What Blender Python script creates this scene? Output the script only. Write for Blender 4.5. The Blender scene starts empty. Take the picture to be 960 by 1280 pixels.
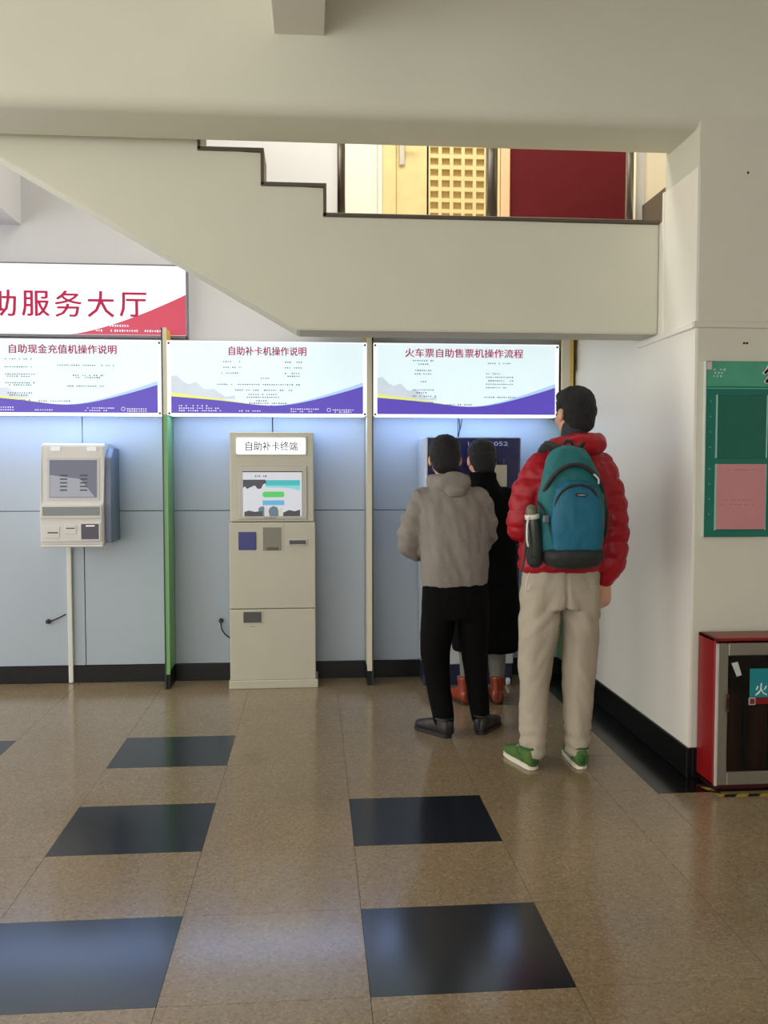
import bpy, bmesh, math, random
from math import sin, cos, pi, radians, atan
from mathutils import Vector, Matrix, noise
random.seed(7)
SC = bpy.context.scene
COL = SC.collection

# ------------------------------------------------------------------ camera
F_PX, CAM_H = 1100.0, 1.45
PITCH = atan(54 / F_PX)
YAW = atan(88 / F_PX * cos(PITCH))
cd = bpy.data.cameras.new('camera')
cd.sensor_fit = 'HORIZONTAL'; cd.sensor_width = 36.0; cd.lens = F_PX / 960 * 36.0
cd.clip_start = 0.05; cd.clip_end = 200
cam = bpy.data.objects.new('camera', cd); COL.objects.link(cam)
fw = Vector((sin(YAW) * cos(PITCH), cos(YAW) * cos(PITCH), -sin(PITCH)))
rt = Vector((cos(YAW), -sin(YAW), 0)); up = rt.cross(fw)
m = Matrix((rt, up, -fw)).transposed().to_4x4(); m.translation = (0, 0, CAM_H)
cam.matrix_world = m
SC.camera = cam

# ------------------------------------------------------------------ world, exposure
W = bpy.data.worlds.new('overcast_sky'); SC.world = W; W.use_nodes = True
bg = W.node_tree.nodes['Background']
bg.inputs[0].default_value = (1.0, 0.975, 0.93, 1); bg.inputs[1].default_value = 2.7
SC.view_settings.view_transform = 'Standard'; SC.view_settings.look = 'None'
SC.view_settings.exposure = 0.0; SC.view_settings.gamma = 1.0
SC.view_settings.use_curve_mapping = False


def area(name, loc, rot, sx, sy, power, color):
    d = bpy.data.lights.new(name, 'AREA'); d.shape = 'RECTANGLE'; d.size = sx; d.size_y = sy
    d.energy = power; d.color = color
    o = bpy.data.objects.new(name, d); COL.objects.link(o); o.location = loc; o.rotation_euler = rot
    return o


# unseen area lamp added above the beam to brighten the half landing
area('landing_fill_lamp', (0.55, 5.15, 4.9), (0, 0, 0), 3.2, 0.5, 70, (1.0, 0.96, 0.88))


# ------------------------------------------------------------------ materials
def lin(c):
    c = c / 255.0
    return c / 12.92 if c <= 0.04045 else ((c + 0.055) / 1.055) ** 2.4


def rgb(r, g, b):
    return (lin(r), lin(g), lin(b), 1)


MATS = {}


def mat(name, col, rough=0.6, metal=0.0, var=0.0, vscale=6.0, bump=0.0, bscale=60.0, emit=0.0, coat=0.0, spec=0.5):
    if name in MATS: return MATS[name]
    M = bpy.data.materials.new(name); M.use_nodes = True
    nt = M.node_tree; b = nt.nodes['Principled BSDF']
    c = rgb(*col)
    b.inputs['Base Color'].default_value = c
    b.inputs['Roughness'].default_value = rough
    b.inputs['Metallic'].default_value = metal
    b.inputs['Specular IOR Level'].default_value = spec
    if coat:
        b.inputs['Coat Weight'].default_value = coat; b.inputs['Coat Roughness'].default_value = 0.08
    if emit:
        b.inputs['Emission Color'].default_value = c; b.inputs['Emission Strength'].default_value = emit
        b.inputs['Base Color'].default_value = (c[0] * .3, c[1] * .3, c[2] * .3, 1)
    g = None
    if var or bump:
        g = nt.nodes.new('ShaderNodeNewGeometry')
    if var:
        n = nt.nodes.new('ShaderNodeTexNoise'); n.inputs['Scale'].default_value = vscale
        n.inputs['Detail'].default_value = 5
        nt.links.new(g.outputs['Position'], n.inputs['Vector'])
        r = nt.nodes.new('ShaderNodeValToRGB')
        r.color_ramp.elements[0].position = 0.3; r.color_ramp.elements[1].position = 0.7
        r.color_ramp.elements[0].color = tuple(x * (1 - var) for x in c[:3]) + (1,)
        r.color_ramp.elements[1].color = tuple(min(1, x * (1 + var)) for x in c[:3]) + (1,)
        nt.links.new(n.outputs['Fac'], r.inputs['Fac'])
        nt.links.new(r.outputs['Color'], b.inputs['Emission Color' if emit else 'Base Color'])
    if bump:
        n2 = nt.nodes.new('ShaderNodeTexNoise'); n2.inputs['Scale'].default_value = bscale
        n2.inputs['Detail'].default_value = 4
        nt.links.new(g.outputs['Position'], n2.inputs['Vector'])
        bp = nt.nodes.new('ShaderNodeBump'); bp.inputs['Strength'].default_value = bump
        bp.inputs['Distance'].default_value = 0.01
        nt.links.new(n2.outputs['Fac'], bp.inputs['Height'])
        nt.links.new(bp.outputs['Normal'], b.inputs['Normal'])
    MATS[name] = M
    return M


def terrazzo(name, base, chip, dark, rough):
    M = bpy.data.materials.new(name); M.use_nodes = True
    nt = M.node_tree; b = nt.nodes['Principled BSDF']
    g = nt.nodes.new('ShaderNodeNewGeometry')
    v = nt.nodes.new('ShaderNodeTexVoronoi'); v.inputs['Scale'].default_value = 130
    nt.links.new(g.outputs['Position'], v.inputs['Vector'])
    r = nt.nodes.new('ShaderNodeValToRGB'); e = r.color_ramp.elements
    e[0].position = 0.0; e[0].color = rgb(*dark)
    e[1].position = 1.0; e[1].color = rgb(*chip)
    q = e.new(0.35); q.color = rgb(*base)
    q = e.new(0.75); q.color = rgb(*base)
    sp = nt.nodes.new('ShaderNodeSeparateColor')
    nt.links.new(v.outputs['Color'], sp.inputs[0])
    nt.links.new(sp.outputs[0], r.inputs['Fac'])
    n = nt.nodes.new('ShaderNodeTexNoise'); n.inputs['Scale'].default_value = 2.2; n.inputs['Detail'].default_value = 4
    nt.links.new(g.outputs['Position'], n.inputs['Vector'])
    mr = nt.nodes.new('ShaderNodeMapRange'); mr.inputs[3].default_value = 0.88; mr.inputs[4].default_value = 1.12
    nt.links.new(n.outputs['Fac'], mr.inputs[0])
    mx = nt.nodes.new('ShaderNodeMix'); mx.data_type = 'RGBA'; mx.blend_type = 'MULTIPLY'; mx.inputs[0].default_value = 1
    nt.links.new(r.outputs['Color'], mx.inputs[6]); nt.links.new(mr.outputs[0], mx.inputs[7])
    nt.links.new(mx.outputs[2], b.inputs['Base Color'])
    b.inputs['Roughness'].default_value = rough
    b.inputs['Specular IOR Level'].default_value = 0.6
    return M


T_LIGHT = terrazzo('terrazzo_brown', (142, 123, 96), (158, 140, 112), (126, 107, 82), 0.15)
T_DARK = terrazzo('terrazzo_slate', (32, 36, 42), (37, 41, 48), (27, 31, 37), 0.16)
T_BLACK = terrazzo('terrazzo_black', (16, 16, 17), (21, 22, 23), (12, 12, 13), 0.2)
GROUT = mat('grout', (100, 87, 72), 0.8)
WALL = mat('wall_paint', (208, 207, 192), 0.75, var=0.03, vscale=1.5, bump=0.05, bscale=25)
WALL_COOL = mat('wall_paint_cool', (203, 203, 208), 0.7, var=0.03, vscale=1.5)
WALL_SIDE = mat('wall_panel_lit', (234, 231, 220), 0.45, var=0.02, vscale=1.2)  # paler wall colour, brightened to carry the light from the left
PANEL = mat('aluminium_panel', (168, 179, 190), 0.32, var=0.02, vscale=1.0)
JOINT = mat('joint_dark', (60, 66, 78), 0.8)
BASE = mat('black_skirting', (14, 15, 15), 0.35, var=0.25, vscale=14, spec=.25)
CEIL = mat('ceiling_paint', (214, 211, 198), 0.8, var=0.02, vscale=2)
STAIRP = mat('stair_paint', (210, 210, 193), 0.7, var=0.03, vscale=1.6, bump=0.04, bscale=20)
NOSE = mat('step_edge_brown', (84, 74, 62), 0.5)
STEEL = mat('brushed_steel', (150, 142, 130), 0.32, metal=0.9)
STEEL_L = mat('polished_steel', (205, 205, 205), 0.2, metal=1.0)
BLACKP = mat('black_plastic', (22, 22, 24), 0.45)
DARKGAP = mat('dark_gap', (12, 12, 13), 0.9)


# ------------------------------------------------------------------ object helpers
def empty(name, loc, label=None, cat=None, group=None):
    o = bpy.data.objects.new(name, None); COL.objects.link(o); o.location = loc
    o.empty_display_size = 0.1
    if label: o['label'] = label
    if cat: o['category'] = cat
    if group: o['group'] = group
    return o


def wloc(o):
    v = Vector(o.location)
    p = o.parent
    return v


def put(name, me, mt, parent=None, label=None, cat=None, group=None, kind=None, smooth=False):
    o = bpy.data.objects.new(name, me); COL.objects.link(o)
    if mt is not None:
        me.materials.clear(); me.materials.append(mt)
    if smooth:
        for p in me.polygons: p.use_smooth = True
    if parent is not None:
        o.parent = parent
        # meshes are written in world coordinates
        root = parent
        off = Vector((0, 0, 0))
        while root is not None:
            off += Vector(root.location); root = root.parent
        if off.length > 0 and parent.type == 'EMPTY':
            o.matrix_parent_inverse = Matrix.Translation(-off)
    if label: o['label'] = label
    if cat: o['category'] = cat
    if group: o['group'] = group
    if kind: o['kind'] = kind
    return o


def bm_box(bm, x0, x1, y0, y1, z0, z1, bev=0.0, seg=1):
    r = bmesh.ops.create_cube(bm, size=1.0)
    vs = r['verts']
    for v in vs:
        v.co.x = x0 + (v.co.x + .5) * (x1 - x0)
        v.co.y = y0 + (v.co.y + .5) * (y1 - y0)
        v.co.z = z0 + (v.co.z + .5) * (z1 - z0)
    if bev > 0:
        es = list({e for v in vs for e in v.link_edges})
        bmesh.ops.bevel(bm, geom=es, offset=bev, segments=seg, affect='EDGES', profile=0.5)


def finish(bm, name='m'):
    bmesh.ops.recalc_face_normals(bm, faces=bm.faces)
    me = bpy.data.meshes.new(name); bm.to_mesh(me); bm.free()
    return me


def boxes(name, lst, mt, parent=None, bev=0.0, seg=1, **k):
    bm = bmesh.new()
    for b in lst: bm_box(bm, *b, bev=bev, seg=seg)
    return put(name, finish(bm, name), mt, parent, **k)


def box(name, x0, x1, y0, y1, z0, z1, mt, parent=None, bev=0.0, seg=1, **k):
    return boxes(name, [(x0, x1, y0, y1, z0, z1)], mt, parent, bev, seg, **k)


def prism_xz(name, pts, y0, y1, mt, parent=None, bev=0.0, **k):
    """outline in X/Z extruded along Y"""
    bm = bmesh.new()
    a = [bm.verts.new((x, y0, z)) for x, z in pts]
    b = [bm.verts.new((x, y1, z)) for x, z in pts]
    n = len(pts)
    bm.faces.new(a); bm.faces.new(b[::-1])
    for i in range(n): bm.faces.new((a[i], b[i], b[(i + 1) % n], a[(i + 1) % n]))
    if bev: bmesh.ops.bevel(bm, geom=list(bm.edges), offset=bev, segments=2, affect='EDGES')
    return put(name, finish(bm, name), mt, parent, **k)


def prism_yz(name, pts, x0, x1, mt, parent=None, bev=0.0, **k):
    bm = bmesh.new()
    a = [bm.verts.new((x0, y, z)) for y, z in pts]
    b = [bm.verts.new((x1, y, z)) for y, z in pts]
    n = len(pts)
    bm.faces.new(a); bm.faces.new(b[::-1])
    for i in range(n): bm.faces.new((a[i], b[i], b[(i + 1) % n], a[(i + 1) % n]))
    if bev: bmesh.ops.bevel(bm, geom=list(bm.edges), offset=bev, segments=2, affect='EDGES')
    return put(name, finish(bm, name), mt, parent, **k)


def prism_xy(name, pts, z0, z1, mt, parent=None, bev=0.0, seg=2, **k):
    bm = bmesh.new()
    a = [bm.verts.new((x, y, z0)) for x, y in pts]
    b = [bm.verts.new((x, y, z1)) for x, y in pts]
    n = len(pts)
    bm.faces.new(a); bm.faces.new(b[::-1])
    for i in range(n): bm.faces.new((a[i], b[i], b[(i + 1) % n], a[(i + 1) % n]))
    if bev: bmesh.ops.bevel(bm, geom=list(bm.edges), offset=bev, segments=seg, affect='EDGES')
    return put(name, finish(bm, name), mt, parent, **k)


# ---- generic tube / loft geometry collected as verts + faces
class Geo:
    def __init__(s): s.V = []; s.F = []

    def rings(s, rs, cap=True):
        n = len(rs[0]); b = len(s.V)
        for r in rs: s.V += [tuple(p) for p in r]
        for i in range(len(rs) - 1):
            for j in range(n):
                k = (j + 1) % n
                s.F.append((b + i * n + j, b + i * n + k, b + (i + 1) * n + k, b + (i + 1) * n + j))
        if cap:
            s.F.append(tuple(b + j for j in range(n))[::-1])
            s.F.append(tuple(b + (len(rs) - 1) * n + j for j in range(n)))

    def limb(s, pts, rad, n=16, ref=None, res=6, round_ends=True):
        """smooth tube through pts; rad scalar or (ru, rv)"""
        P = [Vector(p) for p in pts]
        R = [Vector((r, r)) if not isinstance(r, tuple) else Vector(r) for r in rad]
        if len(P) > 2 and res > 1:
            PP, RR = [], []
            for i in range(len(P) - 1):
                p0 = P[max(i - 1, 0)]; p1 = P[i]; p2 = P[i + 1]; p3 = P[min(i + 2, len(P) - 1)]
                for k in range(res):
                    t = k / res
                    PP.append(0.5 * ((2 * p1) + (p2 - p0) * t + (2 * p0 - 5 * p1 + 4 * p2 - p3) * t * t + (3 * p1 - p0 - 3 * p2 + p3) * t ** 3))
                    RR.append(R[i].lerp(R[i + 1], t * t * (3 - 2 * t)))
            PP.append(P[-1]); RR.append(R[-1])
            P, R = PP, RR
        rs = []
        T = []
        for i in range(len(P)):
            t = (P[min(i + 1, len(P) - 1)] - P[max(i - 1, 0)]).normalized(); T.append(t)
        rf = Vector(ref) if ref else (Vector((0, 1, 0)) if abs(T[0].y) < .85 else Vector((0, 0, 1)))
        u = T[0].cross(rf).normalized()

        def ring(c, t, u, ru, rv):
            v = t.cross(u)
            return [c + u * (ru * cos(2 * pi * j / n)) + v * (rv * sin(2 * pi * j / n)) for j in range(n)]
        us = []
        for i in range(len(P)):
            u = (u - T[i] * u.dot(T[i])).normalized(); us.append(u.copy())
        if round_ends:
            for a in (75, 50, 25):
                q = radians(a); m_ = min(R[0])
                rs.append(ring(P[0] - T[0] * (m_ * sin(q)), T[0], us[0], R[0][0] * cos(q), R[0][1] * cos(q)))
        for i in range(len(P)): rs.append(ring(P[i], T[i], us[i], R[i][0], R[i][1]))
        if round_ends:
            for a in (25, 50, 75):
                q = radians(a); m_ = min(R[-1])
                rs.append(ring(P[-1] + T[-1] * (m_ * sin(q)), T[-1], us[-1], R[-1][0] * cos(q), R[-1][1] * cos(q)))
        s.rings(rs)

    def ell(s, c, r, n=20, m_=12, rot=None, e=1.0):
        """(super)ellipsoid"""
        c = Vector(c); rs = []
        sg = lambda a: math.copysign(abs(a) ** e, a)
        for i in range(1, m_):
            ph = -pi / 2 + pi * i / m_
            ring = []
            for j in range(n):
                th = 2 * pi * j / n
                p = Vector((r[0] * sg(cos(ph)) * sg(cos(th)), r[1] * sg(cos(ph)) * sg(sin(th)), r[2] * sg(sin(ph))))
                if rot is not None: p = rot @ p
                ring.append(c + p)
            rs.append(ring)
        s.rings(rs)

    def torso(s, rows, n=28, e=0.85):
        """rows: (cx, cy, cz, rx, ry)"""
        sg = lambda a: math.copysign(abs(a) ** e, a)
        rs = []
        for cx, cy, cz, rx, ry in rows:
            rs.append([(cx + rx * sg(cos(2 * pi * j / n)), cy + ry * sg(sin(2 * pi * j / n)), cz) for j in range(n)])
        s.rings(rs)

    def mesh(s, name='g'):
        me = bpy.data.meshes.new(name); me.from_pydata(s.V, [], s.F); me.validate()
        bm = bmesh.new(); bm.from_mesh(me); bmesh.ops.recalc_face_normals(bm, faces=bm.faces); bm.to_mesh(me); bm.free()
        return me

    def fused(s, voxel=0.01, smooth=4, factor=0.5, disp=None):
        me = s.mesh('tmp')
        o = bpy.data.objects.new('tmp', me); COL.objects.link(o)
        r = o.modifiers.new('r', 'REMESH'); r.mode = 'VOXEL'; r.voxel_size = voxel; r.adaptivity = 0
        if smooth:
            q = o.modifiers.new('s', 'SMOOTH'); q.factor = factor; q.iterations = smooth
        dg = bpy.context.evaluated_depsgraph_get()
        out = bpy.data.meshes.new_from_object(o.evaluated_get(dg))
        bpy.data.objects.remove(o); bpy.data.meshes.remove(me)
        if disp:
            ns = [v.normal.copy() for v in out.vertices]
            for v, nn in zip(out.vertices, ns):
                v.co = v.co + nn * disp(v.co, nn)
        for p in out.polygons: p.use_smooth = True
        return out


def tube(name, pts, r, mt, parent=None, n=8, res=5, **k):
    g = Geo(); g.limb(pts, [r] * len(pts), n=n, res=res)
    return put(name, g.mesh(name), mt, parent, smooth=True, **k)


def disc(name, c, r, mt, parent=None, depth=0.004, n=16, axis='y', **k):
    g = Geo(); c = Vector(c)
    d = {'y': Vector((0, 1, 0)), 'x': Vector((1, 0, 0)), 'z': Vector((0, 0, 1))}[axis]
    g.limb([c - d * depth / 2, c + d * depth / 2], [r, r], n=n, res=1, round_ends=False)
    return put(name, g.mesh(name), mt, parent, **k)


def text(name, s, size, x, y, z, mt, parent, bold=0.0, width=None, extrude=0.0006, space=1.0, align='CENTER', facing='-y', **k):
    """lettering facing -Y, centred on x, z"""
    cu = bpy.data.curves.new('t', 'FONT'); cu.body = s; cu.size = size; cu.extrude = extrude
    cu.align_x = align; cu.align_y = 'CENTER'; cu.space_character = space; cu.resolution_u = 2
    o = bpy.data.objects.new('t', cu); COL.objects.link(o)
    dg = bpy.context.evaluated_depsgraph_get()
    me = bpy.data.meshes.new_from_object(o.evaluated_get(dg))
    bpy.data.objects.remove(o); bpy.data.curves.remove(cu)
    xs = [v.co.x for v in me.vertices]; ys = [v.co.y for v in me.vertices]
    if not xs: return None
    sx = 1.0
    if width: sx = width / (max(xs) - min(xs))
    mx_ = (max(xs) + min(xs)) / 2; my_ = (max(ys) + min(ys)) / 2
    for v in me.vertices:
        a, b, c = v.co
        v.co = (x + (a - mx_) * sx, y - c, z + (b - my_))
    if bold:
        bm = bmesh.new()
        for dx, dz in ((-bold, 0), (bold, 0), (0, bold * .5), (0, -bold * .5)):
            n0 = len(bm.verts); bm.from_mesh(me); bm.verts.ensure_lookup_table()
            for v in bm.verts[n0:]: v.co.x += dx; v.co.z += dz
        bm.to_mesh(me); bm.free()
    return put(name, me, mt, parent, **k)


def marks(name, rows, y, mt, parent, h=0.009, cell=0.0145, **k):
    """rows of tiny illegible print: (x_start, x_end, z)"""
    V, Fc = [], []
    rnd = random.Random(len(rows) * 7 + int(abs(rows[0][0]) * 1000))
    for xa, xb, z in rows:
        x = xa
        while x < xb:
            if rnd.random() > 0.16:
                w = cell * rnd.uniform(.45, .65); hh = h * rnd.uniform(.55, 1)
                b = len(V)
                V += [(x, y, z - hh / 2), (x + w, y, z - hh / 2), (x + w, y, z + hh / 2), (x, y, z + hh / 2)]
                Fc.append((b, b + 1, b + 2, b + 3))
            x += cell
    me = bpy.data.meshes.new(name); me.from_pydata(V, [], Fc)
    k.setdefault('kind', 'stuff')
    return put(name, me, mt, parent, **k)


def flat(name, pts, y, mt, parent, **k):
    """flat print, outline in X/Z at depth y (1 mm sheet)"""
    return prism_xz(name, pts, y, y + 0.001, mt, parent, **k)


# ------------------------------------------------------------------ the setting
WX, WY = 1.753, 6.08          # right wall plane, back wall plane
CY = 3.955                    # front face of the right pier
TX0, TY0, TPX, TPY = 0.150, 2.345, 0.579, 0.4862

floor = box('floor', -5.0, 5.0, -4.5, 6.3, -0.12, -0.008, GROUT, kind='structure')
G = 0.0008


def tile_mesh(x0, x1, y0, y1, mt):
    bm = bmesh.new(); bm_box(bm, x0 + G, x1 - G, y0 + G, y1 - G, -0.008, 0.0)
    me = finish(bm, 'floor_tile'); me.materials.append(mt); return me


dark_cells = {(0, 0), (0, 2), (-2, 0), (-2, 2), (-2, 4), (-4, 0), (-4, 2), (-4, 4), (0, -2), (-2, -2), (-6, 4), (-6, 2)}
shared = {}
for i in range(-8, 7):
    for j in range(-7, 8):
        x0, x1 = TX0 + i * TPX, TX0 + (i + 1) * TPX
        y0, y1 = TY0 + j * TPY, min(TY0 + (j + 1) * TPY, WY)
        dk = (i, j) in dark_cells
        pieces = []
        BX, BY = 1.530, 3.757
        if x1 <= BX or y1 <= BY: pieces = [(x0, x1, y0, y1)]
        else:
            if x0 < BX: pieces.append((x0, BX, max(y0, y0), y1))
            if y0 < BY:
                pieces.append((max(x0, BX), x1, y0, BY))
        for (a, b, c, d) in pieces:
            full = abs((b - a) - TPX) < 1e-6 and abs((d - c) - TPY) < 1e-6
            mt = T_DARK if dk else T_LIGHT
            if full:
                key = dk
                if key not in shared: shared[key] = tile_mesh(0, TPX, 0, TPY, mt)
                o = bpy.data.objects.new('floor_tile', shared[key])
                o.location = (a, c, 0)
            else:
                o = bpy.data.objects.new('floor_tile', tile_mesh(a, b, c, d, mt))
            COL.objects.link(o); o.parent = floor
            if dk: o['label'] = 'dark slate floor tile'
# black border tiles at the foot of the right wall
yy = 3.757
while yy < WY - 0.01:
    y2 = min(yy + TPY, WY)
    o = bpy.data.objects.new('border_tile', tile_mesh(1.530, WX + 0.01, yy, y2, T_BLACK)); COL.objects.link(o); o.parent = floor
    o['label'] = 'black border tile'
    yy = y2
for k in range(4):
    o = bpy.data.objects.new('border_tile', tile_mesh(WX + 0.01 + k * .6, WX + .61 + k * .6, 3.757, CY, T_BLACK)); COL.objects.link(o); o.parent = floor
    o['label'] = 'black border tile'

# back wall with composite panels
wall_back = box('wall_back', -5.0, 2.6, WY, WY + 0.2, 0, 5.2, WALL_COOL, kind='structure')
PY = WY - 0.018
bays = [(-2.235, -0.975, -1.545), (-0.945, 0.352, -0.277), (0.392, 1.715, 0.999)]
bays = [(-3.6, -2.26, -2.95)] + bays
for (xa, xb, xm) in bays:
    for (za, zb) in ((0.118, 1.163), (1.168, 2.262)):
        box('wall_panel', xa, xm - 0.0025, PY, WY, za, zb, PANEL, wall_back, bev=0.0015)
        box('wall_panel', xm + 0.0025, xb, PY, WY, za, zb, PANEL, wall_back, bev=0.0015)
    boxes('panel_joint', [(xm - .0025, xm + .0025, WY - .006, WY, .118, 2.262), (xa, xb, WY - .006, WY, 1.163, 1.168)], JOINT, wall_back)
    box('baseboard_back', xa, xb, WY - 0.028, WY, 0.0, 0.116, BASE, bev=0.003, kind='structure')
# right wall (below the landing) and front pier
wall_right = boxes('wall_right', [(WX + 0.012, 3.2, 4.64, WY + 0.2, 0, 2.495), (WX + 0.0, 3.2, 4.36, 4.64, 2.13, 2.69), (WX + .012, 3.2, 4.36, 4.64, 0, 2.13)], WALL_SIDE, kind='structure')
pier = box('wall_pier', WX + 0.012, 5.0, CY + 0.012, 4.36, 0, 3.9, WALL, kind='structure')
box('wall_panel', WX, WX + 0.012, CY, WY, 0.14, 2.098, WALL_SIDE, wall_right)
box('wall_panel', WX + .0121, 4.9, CY, CY + 0.012, 0.14, 2.098, WALL, pier)
box('wall_panel', WX, WX + 0.012, CY, 4.335, 2.128, 2.825, WALL_SIDE, pier)
box('wall_panel', WX + .0121, 4.9, CY, CY + 0.012, 2.128, 2.825, WALL, pier)
box('ledge', WX - 0.012, 4.9, CY - 0.012, CY + 0.012, 2.098, 2.128, WALL, pier, bev=0.003)
box('ledge', WX - 0.012, WX + 0.012, CY + 0.012, 4.66, 2.098, 2.128, WALL_SIDE, wall_right, bev=0.003)
box('edge_trim', WX - 0.004, WX + 0.012, 4.335, 4.36, 2.128, 2.83, WALL_SIDE, pier, bev=0.002)
for (sx_, sz_) in ((1.988, 2.804), (1.985, 2.030), (1.999, 2.030)):
    disc('screw_hole', (sx_, CY - 0.001, sz_), 0.0055, DARKGAP, pier, depth=0.003, n=8)
boxes('baseboard_right', [(WX - 0.014, WX + 0.012, CY - 0.014, WY, 0, 0.14)], BASE, bev=0.003, kind='structure')
box('baseboard_pier', WX + 0.013, 4.9, CY - 0.014, CY + 0.012, 0, 0.14, BASE, bev=0.003, kind='structure')
# unseen walls added to block light behind and right; left side stays open
box('wall_light_block_rear', 1.2, 5.0, -4.7, -4.5, 0, 3.9, WALL, kind='structure')
box('wall_light_block_right', 5.0, 5.2, -4.7, 4.36, 0, 3.9, WALL, kind='structure')
# ceilings and beams
box('ceiling', -5.0, 5.0, -4.5, 3.96, 3.75, 3.95, CEIL, kind='structure')
box('ceiling_upper', -5.0, 2.6, 4.2, WY + .2, 5.2, 5.3, CEIL, kind='structure')
beam = box('beam_cross', -5.0, 4.98, CY, 4.37, 3.01, 5.2, STAIRP, bev=0.07, seg=6, kind='structure')
for p_ in beam.data.polygons: p_.use_smooth = True
box('beam_long', -0.166, 0.056, -4.5, CY + 0.01, 3.342, 3.76, CEIL, kind='structure', bev=0.004)
box('beam_left', -2.35, -1.921, 5.26, WY, 3.06, 3.9, WALL_COOL, kind='structure')

# ------------------------------------------------------------------ staircase above the machines
stair = empty('staircase', (0, 4.5, 2.1), 'cream painted concrete stair flight rising left from half landing above the machines', 'staircase')
TR, RS = 0.303, 0.161
top = [(WX - .002, 2.687), (0.056, 2.687)]
x, z = 0.056, 2.687
for k in range(9):
    z += RS if k else 0.143
    top.append((x, z)); x -= TR; top.append((x, z))
sl = (2.93 - 2.128) / (-1.483 + 0.076)
und = lambda xx: 2.128 + sl * (xx + 0.076)
out = top + [(x, und(x)), (-0.076, 2.135), (WX - .002, 2.135)]
prism_xz('stringer', out, 4.40, 4.63, STAIRP, stair, bev=0.006)
# treads behind the stringer
x, z = 0.056, 2.687
for k in range(9):
    z += RS if k else 0.143
    prism_xz('step', [(x, z), (x - TR, z), (x - TR, und(x - TR) + .28), (x, und(x) + .28)], 4.63, 5.22, STAIRP, stair)
    # dark worn edge along tread and riser
    boxes('nosing', [(x - TR - .004, x + .012, 4.385, 4.63, z - .002, z + .016), (x - .004, x + .012, 4.385, 4.63, z - (RS if k else .143), z)], NOSE, stair, bev=0.002)
    x -= TR
box('landing_slab', 0.02, 2.31, 4.63, WY - .003, 2.5, 2.685, STAIRP, stair)
box('landing_edge', 0.05, WX - .004, 4.385, 4.63, 2.686, 2.705, NOSE, stair, bev=0.003)
# upper wall at the right of the landing, with a dark dado
wu = box('wall_upper_right', 2.31, 2.5, 4.37, WY, 2.5, 5.2, mat('upper_wall_cream', (222, 210, 184), .7), kind='structure')
box('dado_panel', 2.295, 2.31, 4.38, WY, 2.69, 3.285, mat('dado_brown', (98, 86, 72), .6), wu)

# landing railing posts
rail = empty('stair_railing', (0.9, 4.5, 2.7), 'brushed steel railing posts standing on the landing edge', 'railing')
for (xa, xb) in ((0.124, 0.164), (0.882, 0.940), (1.612, 1.650)):
    xc = (xa + xb) / 2; w = (xb - xa) / 2
    g = Geo(); g.limb([(xc, 4.50, 2.705), (xc, 4.50, 3.75)], [w, w], n=16, res=1, round_ends=False)
    put('post', g.mesh(), STEEL, rail, smooth=True)
    disc('base_plate', (xc, 4.50, 2.71), w * 1.9, STEEL, rail, depth=0.012, axis='z')
g = Geo(); g.limb([(0.10, 4.50, 3.77), (1.70, 4.50, 3.77)], [.03, .03], n=14, res=1)
put('handrail', g.mesh(), STEEL, rail, smooth=True)

# doors of the upper floor
CREAMD = mat('cream_door', (236, 232, 216), .5)
OAK = mat('pale_oak', (222, 200, 148), .45, var=.06, vscale=12)
OAKD = mat('oak_shade', (196, 170, 116), .5)
REDD = mat('maroon_door', (88, 12, 20), .7, var=.04, spec=.2)
PINKF = mat('pink_frame', (226, 186, 150), .5)
d1 = empty('door_1', (0.86, WY, 2.685)); d1['kind'] = 'structure'
DZ = 2.69
box('jamb', 0.472, 0.565, WY - .05, WY, DZ, 4.75, OAK, d1, bev=.006)
box('jamb', 1.205, 1.28, WY - .05, WY, DZ, 4.75, OAK, d1, bev=.006)
box('head', 0.472, 1.28, WY - .05, WY, 4.75, 4.84, OAK, d1, bev=.006)
# leaf as a frame with a pierced field of square openings
lx0, lx1, gx0, gx1 = 0.568, 1.203, 0.787, 1.182
boxes('leaf', [(lx0, gx0, WY - .035, WY - .004, DZ + .01, 4.745), (gx1, lx1, WY - .035, WY - .004, DZ + .01, 4.745), (gx0, gx1, WY - .035, WY - .004, 3.80, 4.745), (gx0, gx1, WY - .035, WY - .004, DZ + .01, 2.86)], OAK, d1)
box('leaf_back', gx0, gx1, WY - .012, WY - .004, 2.86, 3.80, OAKD, d1)
cols, pitch = 5, (gx1 - gx0) / 5
for k in range(cols):
    xx = gx0 + k * pitch
    box('grille_bar', xx - .012, xx + .012, WY - .035, WY - .006, 2.86, 3.80, OAK, d1)
box('grille_bar', gx1 - .012, gx1 + .012, WY - .035, WY - .006, 2.86, 3.80, OAK, d1)
zz = 2.9
while zz < 3.8:
    box('grille_bar', gx0, gx1, WY - .034, WY - .006, zz, zz + .026, OAK, d1); zz += 0.0735
hp = box('handle_plate', .585, .625, WY - .05, WY - .035, 3.50, 3.72, STEEL_L, d1, bev=.008, seg=3, label='polished lever plate')
tube('lever', [(.605, WY - .05, 3.66), (.605, WY - .09, 3.66), (.70, WY - .09, 3.66)], .008, STEEL_L, hp, res=2)
d2 = empty('door_2', (1.75, WY, 2.685)); d2['kind'] = 'structure'
box('jamb', 1.282, 1.345, WY - .06, WY, DZ, 4.75, PINKF, d2, bev=.006)
box('jamb', 2.165, 2.23, WY - .06, WY, DZ, 4.75, CREAMD, d2, bev=.006)
box('head', 1.282, 2.23, WY - .06, WY, 4.75, 4.84, PINKF, d2, bev=.006)
box('leaf', 1.347, 2.163, WY - .03, WY - .003, DZ + .005, 4.745, REDD, d2)
d3 = empty('door_3', (0.3, WY, 2.685)); d3['kind'] = 'structure'
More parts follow.
